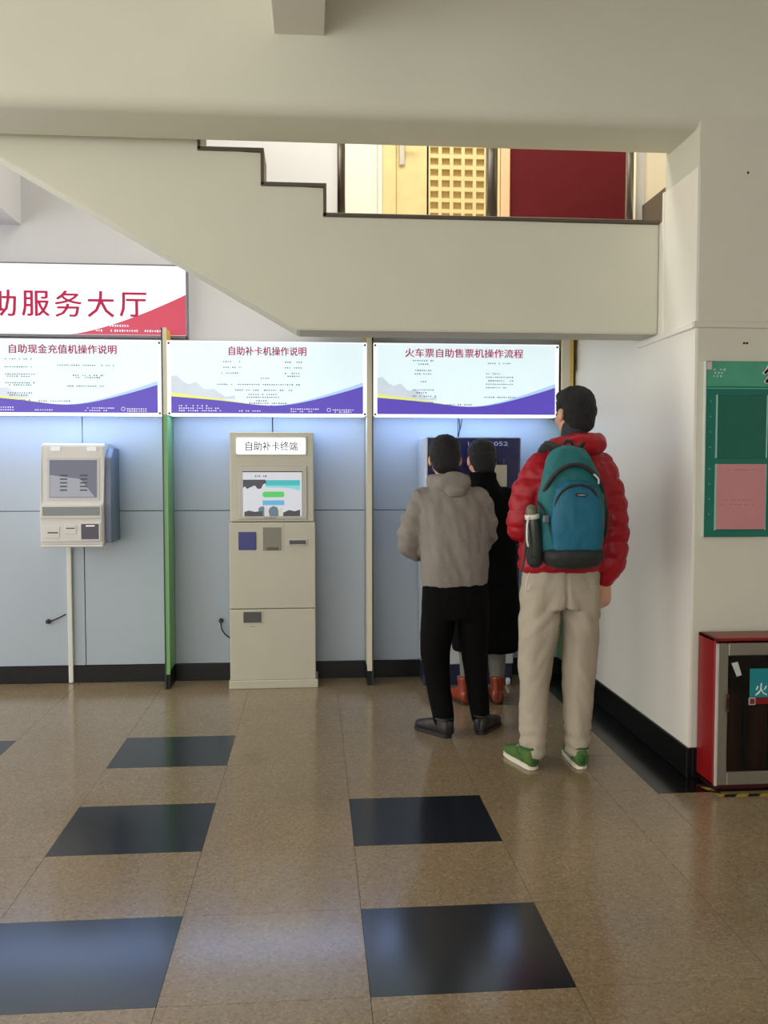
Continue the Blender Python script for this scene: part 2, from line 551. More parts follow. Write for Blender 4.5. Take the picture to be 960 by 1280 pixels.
box('leaf', 0.18, 0.44, WY - .03, WY - .003, DZ + .005, 4.75, CREAMD, d3, bev=.004)
box('jamb', 0.441, 0.471, WY - .045, WY - .002, DZ, 4.8, CREAMD, d3, bev=.004)

# ------------------------------------------------------------------ bay partitions
YEL = mat('partition_yellow', (226, 190, 84), .4)
GRN = mat('partition_green', (112, 166, 100), .35)
CREAMP = mat('partition_cream', (214, 208, 186), .4)
GLASS_E = mat('partition_dark_edge', (24, 40, 34), .2)


def partition(x0, x1, side, label, low):
    p = empty('partition', ((x0 + x1) / 2, 5.94, 0), label, 'partition')
    box('lower_panel', x0, x1, 5.825, PY, 0.12, 1.80, low, p, bev=.002)
    box('upper_panel', x0, x1, 5.825, PY, 1.802, 2.36, YEL, p, bev=.002)
    box('plinth', x0, x1, 5.825, PY, 0.0, 0.118, BASE, p)
    xe = x0 if side < 0 else x1
    box('edge_strip', x0 - .002, x0 + .006, 5.812, 5.826, 0.0, 2.36, GLASS_E, p) if side < 0 else box('edge_strip', x1 - .007, x1 + .002, 5.812, 5.826, 0.0, 2.36, GLASS_E, p)
    fa, fb = x0 + (.006 if side < 0 else -.001), x1 - (.006 if side > 0 else -.001)
    box('front_edge', fa, fb, 5.815, 5.826, 0.10, 1.80, low, p)
    box('front_edge', fa, fb, 5.815, 5.826, 1.80, 2.36, CREAMP, p)
    return p


partition(-0.975, -0.945, -1, 'green and yellow bay partition between the wall terminal and the card kiosk', GRN)
partition(0.354, 0.392, 1, 'narrow cream bay partition right of the freestanding card kiosk', CREAMP)
p3 = partition(1.712, 1.742, 1, 'yellow edged bay partition beside the white side wall', GRN)
box('cream_post', 1.655, 1.7105, 5.80, 5.826, 1.802, 2.36, CREAMP, p3, bev=.002)
box('yellow_strip', 1.7115, 1.7345, 5.806, 5.8145, 1.70, 2.36, YEL, p3)

# ------------------------------------------------------------------ light boxes with printed instructions
PRINT_BG = mat('banner_sky', (222, 240, 243), .4, var=.035, vscale=2.2, emit=0.95)
PRINT_WHITE = mat('banner_white', (246, 250, 252), .4, emit=1.0)
PRINT_PURPLE = mat('banner_purple', (92, 72, 186), .4, emit=0.85)
PRINT_BLUE = mat('banner_pale_blue', (176, 206, 240), .4, emit=0.9)
PRINT_YELLOW = mat('banner_yellow', (226, 232, 120), .4, emit=0.9)
PRINT_GREY = mat('banner_mist', (202, 212, 222), .4, emit=0.9, var=.05, vscale=9)
PRINT_RED = mat('banner_title_red', (176, 52, 96), .4, emit=0.75)
PRINT_INK = mat('banner_small_print', (92, 98, 128), .5, emit=0.6)
PRINT_LIGHT = mat('banner_white_print', (232, 230, 250), .5, emit=0.9)
TUBE = mat('led_tube', (172, 202, 255), .4, emit=9.5)
HOUSE = mat('light_box_housing', (206, 208, 212), .5)
SCREW = mat('dark_screw', (50, 52, 62), .4, metal=.6)


def light_box(x0, x1, title, tw, rows, frows, label, tcx=None, logo=True):
    L = empty('light_box', ((x0 + x1) / 2, 5.9, 1.8), label, 'light box')
    za, zb = 1.797, 2.277
    boxes('housing', [(x0, x1, 5.83, PY, zb - .02, zb + .004), (x0, x0 + .012, 5.83, PY, za, zb - .02), (x1 - .012, x1, 5.83, PY, za, zb - .02), (x0 + .012, x1 - .012, 5.97, 5.985, za + .02, zb - .02)], HOUSE, L)
    fy = 5.820
    face = box('face_panel', x0, x1, fy, 5.83, za, zb, PRINT_WHITE, L, bev=.002)
    b = .026
    fx0, fx1, fz0, fz1 = x0 + b, x1 - b, za + .014, zb - .008
    flat('sky_print', [(fx0, fz0), (fx1, fz0), (fx1, fz1), (fx0, fz1)], fy - .001, PRINT_BG, face)
    w = fx1 - fx0; h = fz1 - fz0
    cv = lambda t: fz0 + h * (0.165 + 0.42 * max(0, (t - .5) / .5) ** 1.9 * .55 + .07 * max(0, (.45 - t) / .45) ** 1.3 - .055 * math.exp(-((t - .55) / .22) ** 2))
    N = 40
    ts = [i / N for i in range(N + 1)]
    # distant misty hills
    hills = [(fx0, fz0 + h * .2)] + [(fx0 + w * t, fz0 + h * (.52 - .9 * t + .04 * sin(t * 60))) for t in (0, .03, .06, .09, .13, .17, .22, .28, .33)]
    hills += [(fx0 + w * .33, fz0 + h * .2)]
    flat('hill_print', hills, fy - .002, PRINT_GREY, face)
    flat('pale_swoosh', [(fx0 + w * t, cv(t) + h * .055 * max(0, t - .5) * 2) for t in ts if t >= .5] + [(fx0 + w * t, cv(t) - h * .05) for t in reversed(ts) if t >= .5], fy - .003, PRINT_BLUE, face)
    flat('yellow_swoosh', [(fx0 + w * t, cv(t) + h * .055 * (1 - t / .45)) for t in ts if t <= .45] + [(fx0 + w * t, cv(t) - h * .05) for t in reversed(ts) if t <= .45], fy - .003, PRINT_YELLOW, face)
    flat('purple_swoosh', [(fx0 + w * t, cv(t)) for t in ts] + [(fx1, fz0), (fx0, fz0)], fy - .004, PRINT_PURPLE, face)
    cx = tcx if tcx is not None else (x0 + x1) / 2
    text('title_lettering', title, .062, cx, fy - .003, fz1 - .054, PRINT_RED, face, bold=.0012, width=tw)
    marks('small_print', [(x0 + w * a, x0 + w * c, za + h * q) for a, c, q in rows], fy - .0035, PRINT_INK, face)
    if frows: marks('footer_print', [(x0 + w * a, x0 + w * c, za + h * q) for a, c, q in frows], fy - .0055, PRINT_LIGHT, face)
    if logo:
        g = Geo()
        c = Vector((x0 + w * .84, fy - .0045, za + h * .085))
        rs = [[c + Vector((cos(2 * pi * j / 20) * r_, 0, sin(2 * pi * j / 20) * r_)) for j in range(20)] for r_ in (.013, .010)]
        g.rings(rs, cap=False); put('emblem', g.mesh(), PRINT_LIGHT, face)
    for sx_ in (x0 + .013, x1 - .013):
        for sz_ in (za + .012, zb - .016):
            disc('screw', (sx_, fy - .002, sz_), .007, SCREW, L, depth=.006, n=10)
    box('diffuser', x0 + .02, x1 - .02, 5.836, 5.95, za + .001, za + .012, TUBE, L, label='glowing white diffuser strip')
    return L


foot = [(.06, .2, .135), (.06, .27, .1), (.06, .27, .065), (.37, .48, .065), (.64, .79, .095), (.64, .75, .06), (.86, .97, .085), (.86, .97, .055)]
r1 = [(.23, .37, .77), (.23, .37, .66), (.23, .38, .56), (.24, .36, .53), (.23, .38, .44), (.25, .37, .41), (.23, .37, .30), (.25, .35, .27), (.23, .36, .2),
      (.5, .8, .69), (.58, .74, .55), (.57, .72, .52), (.55, .74, .4), (.4, .56, .19)]
light_box(-2.235, -0.977, '自助现金充值机操作说明', .67, r1, foot, 'lit instruction light box above the wall terminal, under the red white sign', tcx=-1.595)
r2 = [(.29, .38, .76), (.6, .7, .76), (.29, .38, .68), (.61, .7, .68), (.28, .37, .6), (.61, .7, .6), (.6, .69, .56), (.45, .53, .53), (.26, .7, .44), (.35, .65, .36), (.42, .56, .3), (.41, .58, .26), (.46, .52, .21), (.4, .62, .175), (.43, .55, .14)]
light_box(-0.943, 0.352, '自助补卡机操作说明', .50, r2, foot, 'lit instruction light box above the freestanding card kiosk')
r3 = [(.22, .33, .80), (.25, .31, .75), (.22, .32, .66), (.23, .33, .61), (.25, .31, .5), (.22, .33, .38), (.24, .3, .34), (.22, .36, .29), (.24, .33, .2), (.23, .34, .155),
      (.64, .77, .77), (.63, .71, .62), (.63, .78, .57), (.63, .78, .52), (.63, .78, .47), (.63, .74, .42), (.62, .8, .28), (.66, .76, .175), (.41, .55, .17)]
light_box(0.394, 1.640, '火车票自助售票机操作流程', .79, r3, None, 'lit instruction light box above the ticket machine and queue', tcx=1.0, logo=False)
# filler between light box and last partition
# ------------------------------------------------------------------ big hall sign
sg = empty('hall_sign', (-1.95, 6.0, 2.33), 'white lit hall sign with red characters and red corner swoosh', 'sign')
SIGNW = mat('sign_white', (252, 252, 252), .4, emit=1.15)
SIGNR = mat('sign_red', (206, 72, 96), .4, emit=0.8)
SIGNC = mat('sign_characters', (196, 60, 98), .4, emit=0.75)
box('panel', -3.05, -0.842, 6.0, 6.062, 2.335, 2.792, SIGNW, sg, bev=.003)
boxes('sign_frame', [(-3.06, -0.835, 5.995, 6.064, 2.318, 2.335), (-0.842, -0.832, 5.995, 6.064, 2.318, 2.792), (-3.06, -.835, 5.995, 6.064, 2.792, 2.80)], mat('sign_frame_grey', (120, 116, 130), .5), sg)
cor = [(-0.843 - .76 * (1 - t), 2.337 + .268 * t ** 1.4) for t in [i / 20 for i in range(21)]] + [(-.843, 2.337)]
flat('red_swoosh', cor, 5.998, SIGNR, sg)
for k, ch in enumerate('自助服务大厅'):
    text('character', ch, .185, -0.84 - .347 - (5 - k) * .209, 5.9985, 2.535, SIGNC, sg, bold=.003)
marks('phone_print', [(-1.42, -1.22, 2.395), (-1.43, -1.33, 2.363), (-1.31, -1.16, 2.363), (-1.13, -1.0, 2.363)], 5.9965, PRINT_LIGHT, sg, h=.016, cell=.016)

# ------------------------------------------------------------------ wall mounted terminal
KW = mat('terminal_ivory', (206, 204, 200), .35, var=.02)
KSIDE = mat('terminal_side_blue', (104, 116, 140), .35)
KSCR = mat('terminal_screen_navy', (70, 78, 112), .12, emit=0.35, coat=.5)
KSCL = mat('terminal_screen_reflection', (168, 172, 184), .2, emit=0.45)
GREYP = mat('terminal_grey_strip', (122, 130, 128), .4)
t1 = empty('wall_terminal', (-1.53, 5.9, 0.95), 'ivory wall mounted recharge terminal with dark screen and blue grey side', 'terminal')
# body: wedge in the Y/Z plane, front leaning back towards the top
prism_yz('body', [(5.755, .962), (5.745, 1.20), (5.775, 1.235), (5.80, 1.60), (5.83, 1.615), (6.06, 1.615), (6.06, .962)], -1.738, -1.345, KW, t1, bev=.006)
prism_yz('side_cover', [(5.80, .972), (5.79, 1.22), (5.83, 1.52), (5.90, 1.585), (6.055, 1.585), (6.055, .972)], -1.3445, -1.305, KSIDE, t1, bev=.004)
lean = lambda z: 5.775 + (z - 1.235) * (5.80 - 5.775) / (1.60 - 1.235)


def leanflat(name, x0, x1, z0, z1, d, mt, parent, pts=None):
    bm = bmesh.new()
    pts = pts or [(x0, z0), (x1, z0), (x1, z1), (x0, z1)]
    a = [bm.verts.new((x, lean(z) - d, z)) for x, z in pts]; b = [bm.verts.new((x, lean(z) + .004, z)) for x, z in pts]
    bm.faces.new(a); bm.faces.new(b[::-1]); n = len(pts)
    for i in range(n): bm.faces.new((a[i], b[i], b[(i + 1) % n], a[(i + 1) % n]))
    return put(name, finish(bm), mt, parent)


leanflat('screen_bezel', -1.698, -1.372, 1.25, 1.52, .004, mat('terminal_bezel', (186, 186, 190), .3), t1)
scr = leanflat('screen', -1.683, -1.388, 1.266, 1.506, .006, KSCR, t1)
leanflat('reflection_area', 0, 0, 0, 0, .0068, KSCL, scr, pts=[(-1.680, 1.27), (-1.40, 1.27), (-1.49, 1.385), (-1.68, 1.41)])  # pale reflection on the screen painted as a glowing polygon
for k in range(5):
    z = 1.309 + k * .0235
    leanflat('menu_dash', -1.617, -1.572, z, z + .009, .0076, mat('menu_ink', (50, 54, 78), .4), scr)
    leanflat('menu_dash', -1.492, -1.447, z, z + .009, .0076, MATS['menu_ink'], scr)
LAMPG = mat('terminal_lamp_glass', (240, 242, 240), .15, emit=.6)
for xx in (-1.645, -1.42):
    leanflat('indicator_lamp', xx - .028, xx + .028, 1.565, 1.59, .012, LAMPG, t1)
box('strip_surround', -1.732, -1.350, 5.738, 5.752, 1.135, 1.222, KW, t1, bev=.003)
box('grey_strip', -1.718, -1.362, 5.735, 5.74, 1.152, 1.208, GREYP, t1)
box('lower_fascia', -1.730, -1.352, 5.742, 5.755, .985, 1.125, KW, t1, bev=.003)
box('card_plate', -1.70, -1.615, 5.738, 5.744, 1.01, 1.085, KW, t1, bev=.002)
box('card_slot', -1.688, -1.625, 5.736, 5.740, 1.040, 1.047, DARKGAP, t1)
box('receipt_plate', -1.585, -1.51, 5.738, 5.744, 1.035, 1.095, KW, t1, bev=.002)
box('receipt_slot', -1.573, -1.52, 5.736, 5.740, 1.068, 1.075, mat('slot_grey', (90, 88, 86), .5), t1)
bay = boxes('reader_bay_frame', [(-1.488, -1.36, 5.736, 5.744, 1.098, 1.106), (-1.488, -1.36, 5.736, 5.744, .992, 1.0), (-1.488, -1.479, 5.736, 5.744, 1.0, 1.098), (-1.369, -1.36, 5.736, 5.744, 1.0, 1.098)], KW, t1, bev=.001)
box('reader_bay', -1.479, -1.369, 5.739, 5.744, 1.0, 1.098, mat('reader_dark', (58, 52, 72), .25), bay)
box('bay_glint_bar', -1.45, -1.395, 5.735, 5.74, 1.083, 1.089, STEEL_L, bay)
box('bottom_lip', -1.735, -1.345, 5.735, 5.80, .950, .965, KW, t1, bev=.004)
# conduit below
box('cable_conduit', -1.655, -1.625, WY - .045, PY - .0005, 0.004, .955, mat('conduit_white', (214, 214, 206), .5), bev=.003, label='white vertical cable conduit below the wall terminal', cat='conduit')


def plug(pts, label):
    p = empty('power_plug', pts[0], label, 'plug')
    x, y, z = pts[0]
    disc('socket_cap', (x, PY - .008, z), .016, BLACKP, p, depth=.016)
    disc('plug_body', (x, PY - .026, z), .011, BLACKP, p, depth=.022)
    tube('cord', [(x, PY - .03, z)] + pts[1:], .0045, BLACKP, p)
    return p


plug([(-1.787, PY, .421), (-1.73, PY - .02, .44), (-1.675, PY - .01, .468)], 'black plug with short cord on the panel beside the white conduit')
plug([(-0.635, PY, .411), (-0.628, PY - .04, .36), (-0.60, PY - .05, .32), (-0.555, PY - .03, .285)], 'black plug and cord on the panel left of the card kiosk')

# ------------------------------------------------------------------ freestanding card kiosk
K = mat('kiosk_cream', (188, 186, 168), .38, var=.02)
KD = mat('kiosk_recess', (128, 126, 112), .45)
KF = mat('kiosk_bezel', (186, 182, 172), .35)
k2 = empty('card_kiosk', (-0.27, 5.92, 0), 'cream freestanding self service card kiosk with lit header and colour screen', 'kiosk')
kx0, kx1 = -0.552, 0.010
boxes('body', [(kx0, kx1, 5.80, 6.02, .055, .527)], K, k2, bev=.004)
boxes('mid_section', [(kx0, kx1, 5.80, 6.02, .531, 1.098)], K, k2, bev=.004)
boxes('head_section', [(kx0 + .006, kx1 - .008, 5.81, 6.02, 1.102, 1.690)], K, k2, bev=.008, seg=3)
box('plinth', kx0 - .008, kx1 + .014, 5.79, 6.025, 0, .055, K, k2, bev=.004)
HEADL = mat('kiosk_header_light', (254, 254, 254), .4, emit=1.3)
hd = box('header_frame', -.512, -.042, 5.804, 5.812, 1.535, 1.662, KF, k2, bev=.003)
hl = box('header_lamp', -.500, -.052, 5.800, 5.806, 1.546, 1.652, HEADL, k2, bev=.01, seg=3)
text('header_lettering', '自助补卡终端', .066, -.272, 5.7985, 1.598, mat('header_ink', (96, 98, 104), .5, emit=.25), hl, width=.335, bold=.0007)
bz = box('screen_bezel', -.492, -.042, 5.802, 5.812, 1.118, 1.470, KF, k2, bev=.006, seg=2)
sx0, sx1, sz0, sz1 = -.460, -.078, 1.140, 1.428
SCR = mat('screen_pale', (204, 206, 214), .2, emit=.75)
s2 = box('screen', sx0, sx1, 5.799, 5.803, sz0, sz1, SCR, k2)
SW, SH = sx1 - sx0, sz1 - sz0
S = lambda a, b: (sx0 + a * SW, sz0 + b * SH)
box('screen_edge', sx0 - .004, sx1 + .004, 5.801, 5.804, sz1, sz1 + .006, BLACKP, k2)
TEAL = mat('screen_teal', (44, 178, 184), .3, emit=.75)
TEAL2 = mat('screen_teal_pale', (120, 206, 206), .3, emit=.75)
SDARK = mat('screen_dark', (58, 58, 70), .3, emit=.5)
SGREEN = mat('screen_green', (72, 196, 92), .3, emit=.75)
SBLUE = mat('screen_blue', (86, 172, 208), .3, emit=.75)
SSTONE = mat('screen_stone', (206, 206, 186), .3, emit=.7)
flat('sky_band', [S(.38, .82), S(.97, .82), S(.97, .70), S(.38, .70)], 5.7985, TEAL, s2)
flat('sky_fade', [S(.38, .70), S(.97, .70), S(.97, .58), S(.8, .64), S(.38, .66)], 5.7985, TEAL2, s2)
leaf = [S(0, .83), S(.38, .83), S(.40, .76), S(.34, .72), S(.31, .63), S(.25, .62), S(.20, .70), S(.13, .66), S(.07, .62), S(.03, .68), S(0, .64)]
flat('tree_branch', leaf, 5.798, SDARK, s2)
rr = [S(.33, .46), S(.36, .43), S(.68, .43), S(.70, .46), S(.70, .53), S(.68, .56), S(.36, .56), S(.33, .53)]
flat('green_button', rr, 5.7975, SGREEN, s2)
flat('blue_button', [S(.33, .25), S(.70, .25), S(.70, .36), S(.33, .36)], 5.7975, SBLUE, s2)
flat('tower_block', [S(.26, 0), S(.26, .18), S(.30, .22), S(.36, .22), S(.36, 0)], 5.7978, mat('screen_bluegrey', (96, 120, 140), .3, emit=.6), s2)
flat('dome_building', [S(.45, 0), S(.43, .12), S(.46, .20), S(.52, .23), S(.58, .20), S(.6, .12), S(.6, 0)], 5.7978, MATS['screen_bluegrey'], s2)
for a in (.36, .6):
    flat('gate_pillar', [S(a, 0), S(a, .16), S(a + .04, .21), S(a + .07, .16), S(a + .07, 0)], 5.7972, SSTONE, s2)
flat('hedge_print', [S(.02, 0), S(.02, .10), S(.1, .13), S(.2, .10), S(.33, .12), S(.33, 0)], 5.7976, SDARK, s2)
flat('hedge_print', [S(.68, 0), S(.68, .08), S(.78, .14), S(.88, .11), S(.97, .15), S(.97, 0)], 5.7976, SDARK, s2)
marks('screen_caption', [(sx0 + .08, sx0 + .15, sz0 + SH * .91)], 5.7982, SDARK, s2, h=.013, cell=.013)
marks('bezel_print', [(-.325, -.25, 1.129)], 5.8012, SDARK, bz, h=.007, cell=.008)
box('card_reader', -.492, -.376, 5.795, 5.801, .918, 1.038, mat('reader_navy', (30, 32, 118), .3), k2, bev=.003)
rc = boxes('tray_frame', [(-.340, -.203, 5.796, 5.803, 1.066, 1.074), (-.340, -.203, 5.796, 5.803, .905, .913), (-.340, -.332, 5.796, 5.803, .913, 1.066), (-.211, -.203, 5.796, 5.803, .913, 1.066)], K, k2)
prism_yz('tray_recess', [(5.7995, 1.066), (5.7995, .913), (5.797, .913), (5.7985, 1.066)], -.332, -.211, KD, rc)
box('tray_mouth', -.310, -.232, 5.794, 5.799, .916, .936, mat('tray_mouth_dark', (92, 88, 76), .5), rc)
sf = box('slot_frame', -.172, -.040, 5.795, 5.802, .942, .992, KF, k2, bev=.002)
box('slot', -.160, -.052, 5.793, 5.797, .953, .980, mat('slot_dark', (52, 50, 56), .3), sf)
box('slot_lip', -.150, -.06, 5.790, 5.796, .950, .955, STEEL, sf)
ob_ = boxes('outlet_frame', [(-.470, -.338, 5.796, 5.803, .510, .518), (-.470, -.338, 5.796, 5.803, .432, .438), (-.470, -.463, 5.796, 5.803, .438, .510), (-.345, -.338, 5.796, 5.803, .438, .510)], KF, k2)
box('outlet', -.463, -.345, 5.7985, 5.802, .438, .510, mat('outlet_dark', (70, 66, 66), .4), ob_)
marks('outlet_print', [(-.43, -.385, .412)], 5.7995, SDARK, k2, h=.006, cell=.009)
tube('power_cable', [(-.277, WY - .05, 1.79), (-.277, WY - .05, 1.74), (-.275, WY - .055, 1.68)], .004, BLACKP, k2)

# ------------------------------------------------------------------ ticket machine
k3 = empty('ticket_machine', (1.03, 5.85, 0), 'tall navy fronted ticket machine behind the two people in front', 'ticket machine')
NAVY = mat('machine_navy', (34, 38, 96), .25, coat=.4)
NAVY2 = mat('machine_navy_panel', (24, 26, 70), .15, coat=.5)
PALEB = mat('machine_pale_side', (176, 186, 200), .4)
mx0, mx1 = 0.715, 1.345
boxes('cabinet', [(mx0, mx1, 5.64, 6.045, .62, 1.655)], PALEB, k3, bev=.01, seg=2)
boxes('lower_cabinet', [(mx0 + .01, mx1 - .01, 5.78, 6.045, .14, .62)], mat('machine_white', (196, 200, 202), .4), k3, bev=.006)
box('base', mx0 + .015, mx1 - .015, 5.785, 6.04, 0.0, .14, mat('machine_base', (30, 34, 66), .4), k3, bev=.004)
fr = box('front_panel', mx0 + .012, mx1 - .01, 5.622, 5.642, .64, 1.648, NAVY, k3, bev=.006)
box('screen_window', .86, 1.19, 5.616, 5.623, 1.24, 1.50, NAVY2, fr, bev=.003)
box('side_trim', mx0 + .004, mx0 + .016, 5.618, 5.642, .64, 1.65, mat('machine_trim', (206, 210, 216), .3), k3, bev=.002)
sp = box('speaker_strip', 1.225, 1.325, 5.616, 5.623, 1.28, 1.52, mat('machine_slate', (44, 50, 92), .3), fr, bev=.003)
DI = mat('display_digit_ink', (176, 184, 224), .4, emit=.5)
text('display_digit', '1', .038, .995, 5.6205, 1.612, DI, fr)
text('display_digits', '752052', .038, 1.160, 5.6205, 1.612, DI, fr, width=.185)
box('notice_sheet', 1.165, 1.245, 5.612, 5.618, 1.335, 1.475, mat('notice_cream', (206, 200, 178), .6), fr)
box('ticket_tray', .90, 1.15, 5.60, 5.64, .80, .92, NAVY2, k3, bev=.004)
for xx in (mx0 + .05, mx1 - .05):
    disc('caster', (xx, 5.76, .025), .025, mat('caster_white', (220, 222, 224), .4), k3, depth=.02, axis='x')
tube('machine_cable', [(1.0, WY - .06, 1.79), (1.003, WY - .07, 1.74), (1.0, WY - .06, 1.70), (.99, WY - .08, 1.65)], .004, BLACKP, k3)
tube('machine_cable', [(1.02, WY - .06, 1.79), (1.008, WY - .07, 1.73), (.995, WY - .06, 1.69), (.99, WY - .08, 1.65)], .003, BLACKP, k3)

# ------------------------------------------------------------------ notice board on the pier
nb = empty('notice_board', (2.25, CY, 1.13), 'green notice board with pale header and clear pockets on the pier', 'notice board')
NG = mat('board_green', (20, 112, 96), .35, var=.03)
NH = mat('board_header_green', (74, 158, 130), .4, var=.08, vscale=10)
bx0, bx1, bz0, bz1, by = 1.798, 2.95, 1.134, 1.944, CY - .02
box('backing', bx0, bx1, by, CY - .001, bz0, bz1, NG, nb, bev=.003)
box('edge_frame', bx0 - .004, bx0, by - .004, CY - .001, bz0, bz1, mat('board_edge', (206, 214, 204), .4), nb)
box('header', bx0 + .004, bx1 - .004, by - .003, by, 1.829, bz1 - .003, NH, nb)
box('header_line', bx0 + .004, bx1 - .004, by - .004, by, 1.818, 1.822, mat('board_line', (104, 186, 160), .4), nb)
text('header_character', '公', .10, 2.116, by - .006, 1.885, mat('char_white', (236, 230, 226), .5), nb, bold=.008)
text('header_character', '公', .10, 2.116, by - .008, 1.885, mat('char_red', (186, 30, 62), .5), nb, bold=.001)
ACRY = mat('acrylic_rail', (150, 196, 184), .15)
PK = mat('pocket_green', (14, 98, 84), .12, var=.05, vscale=16)
for col_ in range(3):
    px0 = 1.850 + col_ * .262
    for (z0, z1) in ((1.50, 1.79), (1.166, 1.472)):
        p_ = box('pocket', px0, px0 + .238, by - .006, by - .001, z0, z1, PK, nb)
        box('pocket_rail', px0 - .003, px0 + .002, by - .009, by - .001, z0, z1, ACRY, p_); box('pocket_rail', px0 + .237, px0 + .242, by - .009, by - .001, z0, z1, ACRY, p_)
sheet = box('notice_sheet', 1.852, 2.088, by - .009, by - .0065, 1.170, 1.472, mat('pink_paper', (196, 134, 140), .7, var=.03), label='pink printed notice sheet in the board pocket', cat='notice')
marks('sheet_print', [(1.91, 2.05, 1.445), (1.87, 2.03, 1.305), (1.87, 2.04, 1.285)], by - .0095, mat('pink_ink', (166, 106, 114), .7), sheet, h=.006, cell=.012)
marks('header_emblem', [(1.83, 1.88, 1.905), (1.835, 1.875, 1.89), (1.83, 1.87, 1.875)], by - .0045, mat('emblem_pale', (170, 206, 184), .5), nb, h=.012, cell=.016)
for k in range(8):
    zz = 1.76 - k * .07 - (.03 if k > 3 else 0)
    disc('board_mark', (1.822, by - .002, zz), .005, mat('mark_pale', (70, 150, 160), .5), nb, depth=.003, n=8)
box('corner_tape', 1.800, 1.822, by - .006, by - .001, 1.905, 1.94, mat('tape_pinkish', (206, 190, 190), .6), nb)

# ------------------------------------------------------------------ fire cabinet
fc = empty('fire_cabinet', (2.15, 3.85, 0), 'red fire cabinet with silver framed glass door against the pier', 'fire cabinet')
RED = mat('fire_red', (132, 10, 16), .38, coat=.1)
ALU = mat('door_aluminium', (150, 146, 136), .38, metal=.7)
ALUL = mat('door_edge_light', (216, 206, 200), .35, metal=.3)
cx0, cx1, cy0, cy1, cz0, cz1 = 1.785, 2.55, 3.772, 3.938, .02, .692
boxes('casing', [(cx0, cx0 + .015, cy0, cy1, cz0, cz1), (cx1 - .015, cx1, cy0, cy1, cz0, cz1), (cx0, cx1, cy0, cy1, cz1 - .015, cz1), (cx0, cx1, cy0, cy1, cz0, cz0 + .015)], RED, fc, bev=.003)
box('back_plate', cx0 + .015, cx1 - .015, cy1 - .012, cy1, cz0 + .015, cz1 - .015, BLACKP, fc)
box('foot_plinth', cx0 + .02, cx1 - .02, cy0 + .02, cy1, 0.0, cz0, mat('plinth_dark_red', (60, 14, 14), .5), fc)
fz0, fz1 = cz0 + .01, cz1 - .02
fx0 = cx0 + .004
df = boxes('door_frame', [(fx0, fx0 + .052, 3.75, 3.771, fz0, fz1), (cx1 - .056, cx1 - .004, 3.75, 3.771, fz0, fz1), (fx0 + .052, cx1 - .056, 3.75, 3.771, fz1 - .055, fz1), (fx0 + .052, cx1 - .056, 3.75, 3.771, fz0, fz0 + .06)], ALU, fc, bev=.004)
boxes('door_edge', [(fx0 - .003, fx0 + .006, 3.747, 3.76, fz0, fz1)], ALUL, df)
GL = bpy.data.materials.new('cabinet_glass'); GL.use_nodes = True
nt = GL.node_tree; nt.nodes.remove(nt.nodes['Principled BSDF'])
mxs = nt.nodes.new('ShaderNodeMixShader'); tr = nt.nodes.new('ShaderNodeBsdfTransparent'); gl = nt.nodes.new('ShaderNodeBsdfGlossy')
tr.inputs[0].default_value = (.5, .53, .52, 1); gl.inputs['Roughness'].default_value = .05
fr_ = nt.nodes.new('ShaderNodeFresnel'); fr_.inputs[0].default_value = 1.45
nt.links.new(fr_.outputs[0], mxs.inputs[0]); nt.links.new(tr.outputs[0], mxs.inputs[1]); nt.links.new(gl.outputs[0], mxs.inputs[2])
nt.links.new(mxs.outputs[0], nt.nodes['Material Output'].inputs[0])
gp = box('glass_pane', fx0 + .05, cx1 - .054, 3.760, 3.764, fz0 + .058, fz1 - .053, GL, fc)
hl_ = box('latch', fx0 + .036, fx0 + .056, 3.742, 3.752, .365, .445, mat('latch_brown', (88, 52, 36), .4), fc, bev=.003)
box('latch_slot', fx0 + .042, fx0 + .050, 3.7395, 3.743, .38, .43, DARKGAP, hl_)
# sticker on the glass, tilted
c_, s_ = cos(radians(20)), sin(radians(20))
st = [(1.876 + c_ * a - s_ * b * -1, .548 - s_ * a * .3 + b) for a, b in ((-.014, .036), (.014, .036), (.014, -.036), (-.014, -.036))]
st = [(1.858, .582), (1.886, .588), (1.906, .528), (1.884, .522)]
prism_xz('inspection_sticker', st, 3.757, 3.7595, mat('sticker_white', (200, 202, 200), .6), fc)
tl = box('teal_label', 1.945, 2.30, 3.757, 3.7595, .425, .556, mat('label_teal', (24, 130, 140), .5), fc)
text('label_character', '火', .062, 1.998, 3.7562, .462, mat('label_white', (228, 236, 236), .5), tl)
wr = box('warning_box', 1.942, 1.972, 3.757, 3.7595, .392, .424, mat('label_frame', (206, 190, 180), .5), tl)
box('warning_red', 1.946, 1.968, 3.7562, 3.7575, .396, .420, mat('warning_dark_red', (110, 30, 26), .5), wr)
box('red_label', 1.975, 2.30, 3.757, 3.7595, .395, .422, RED, tl)
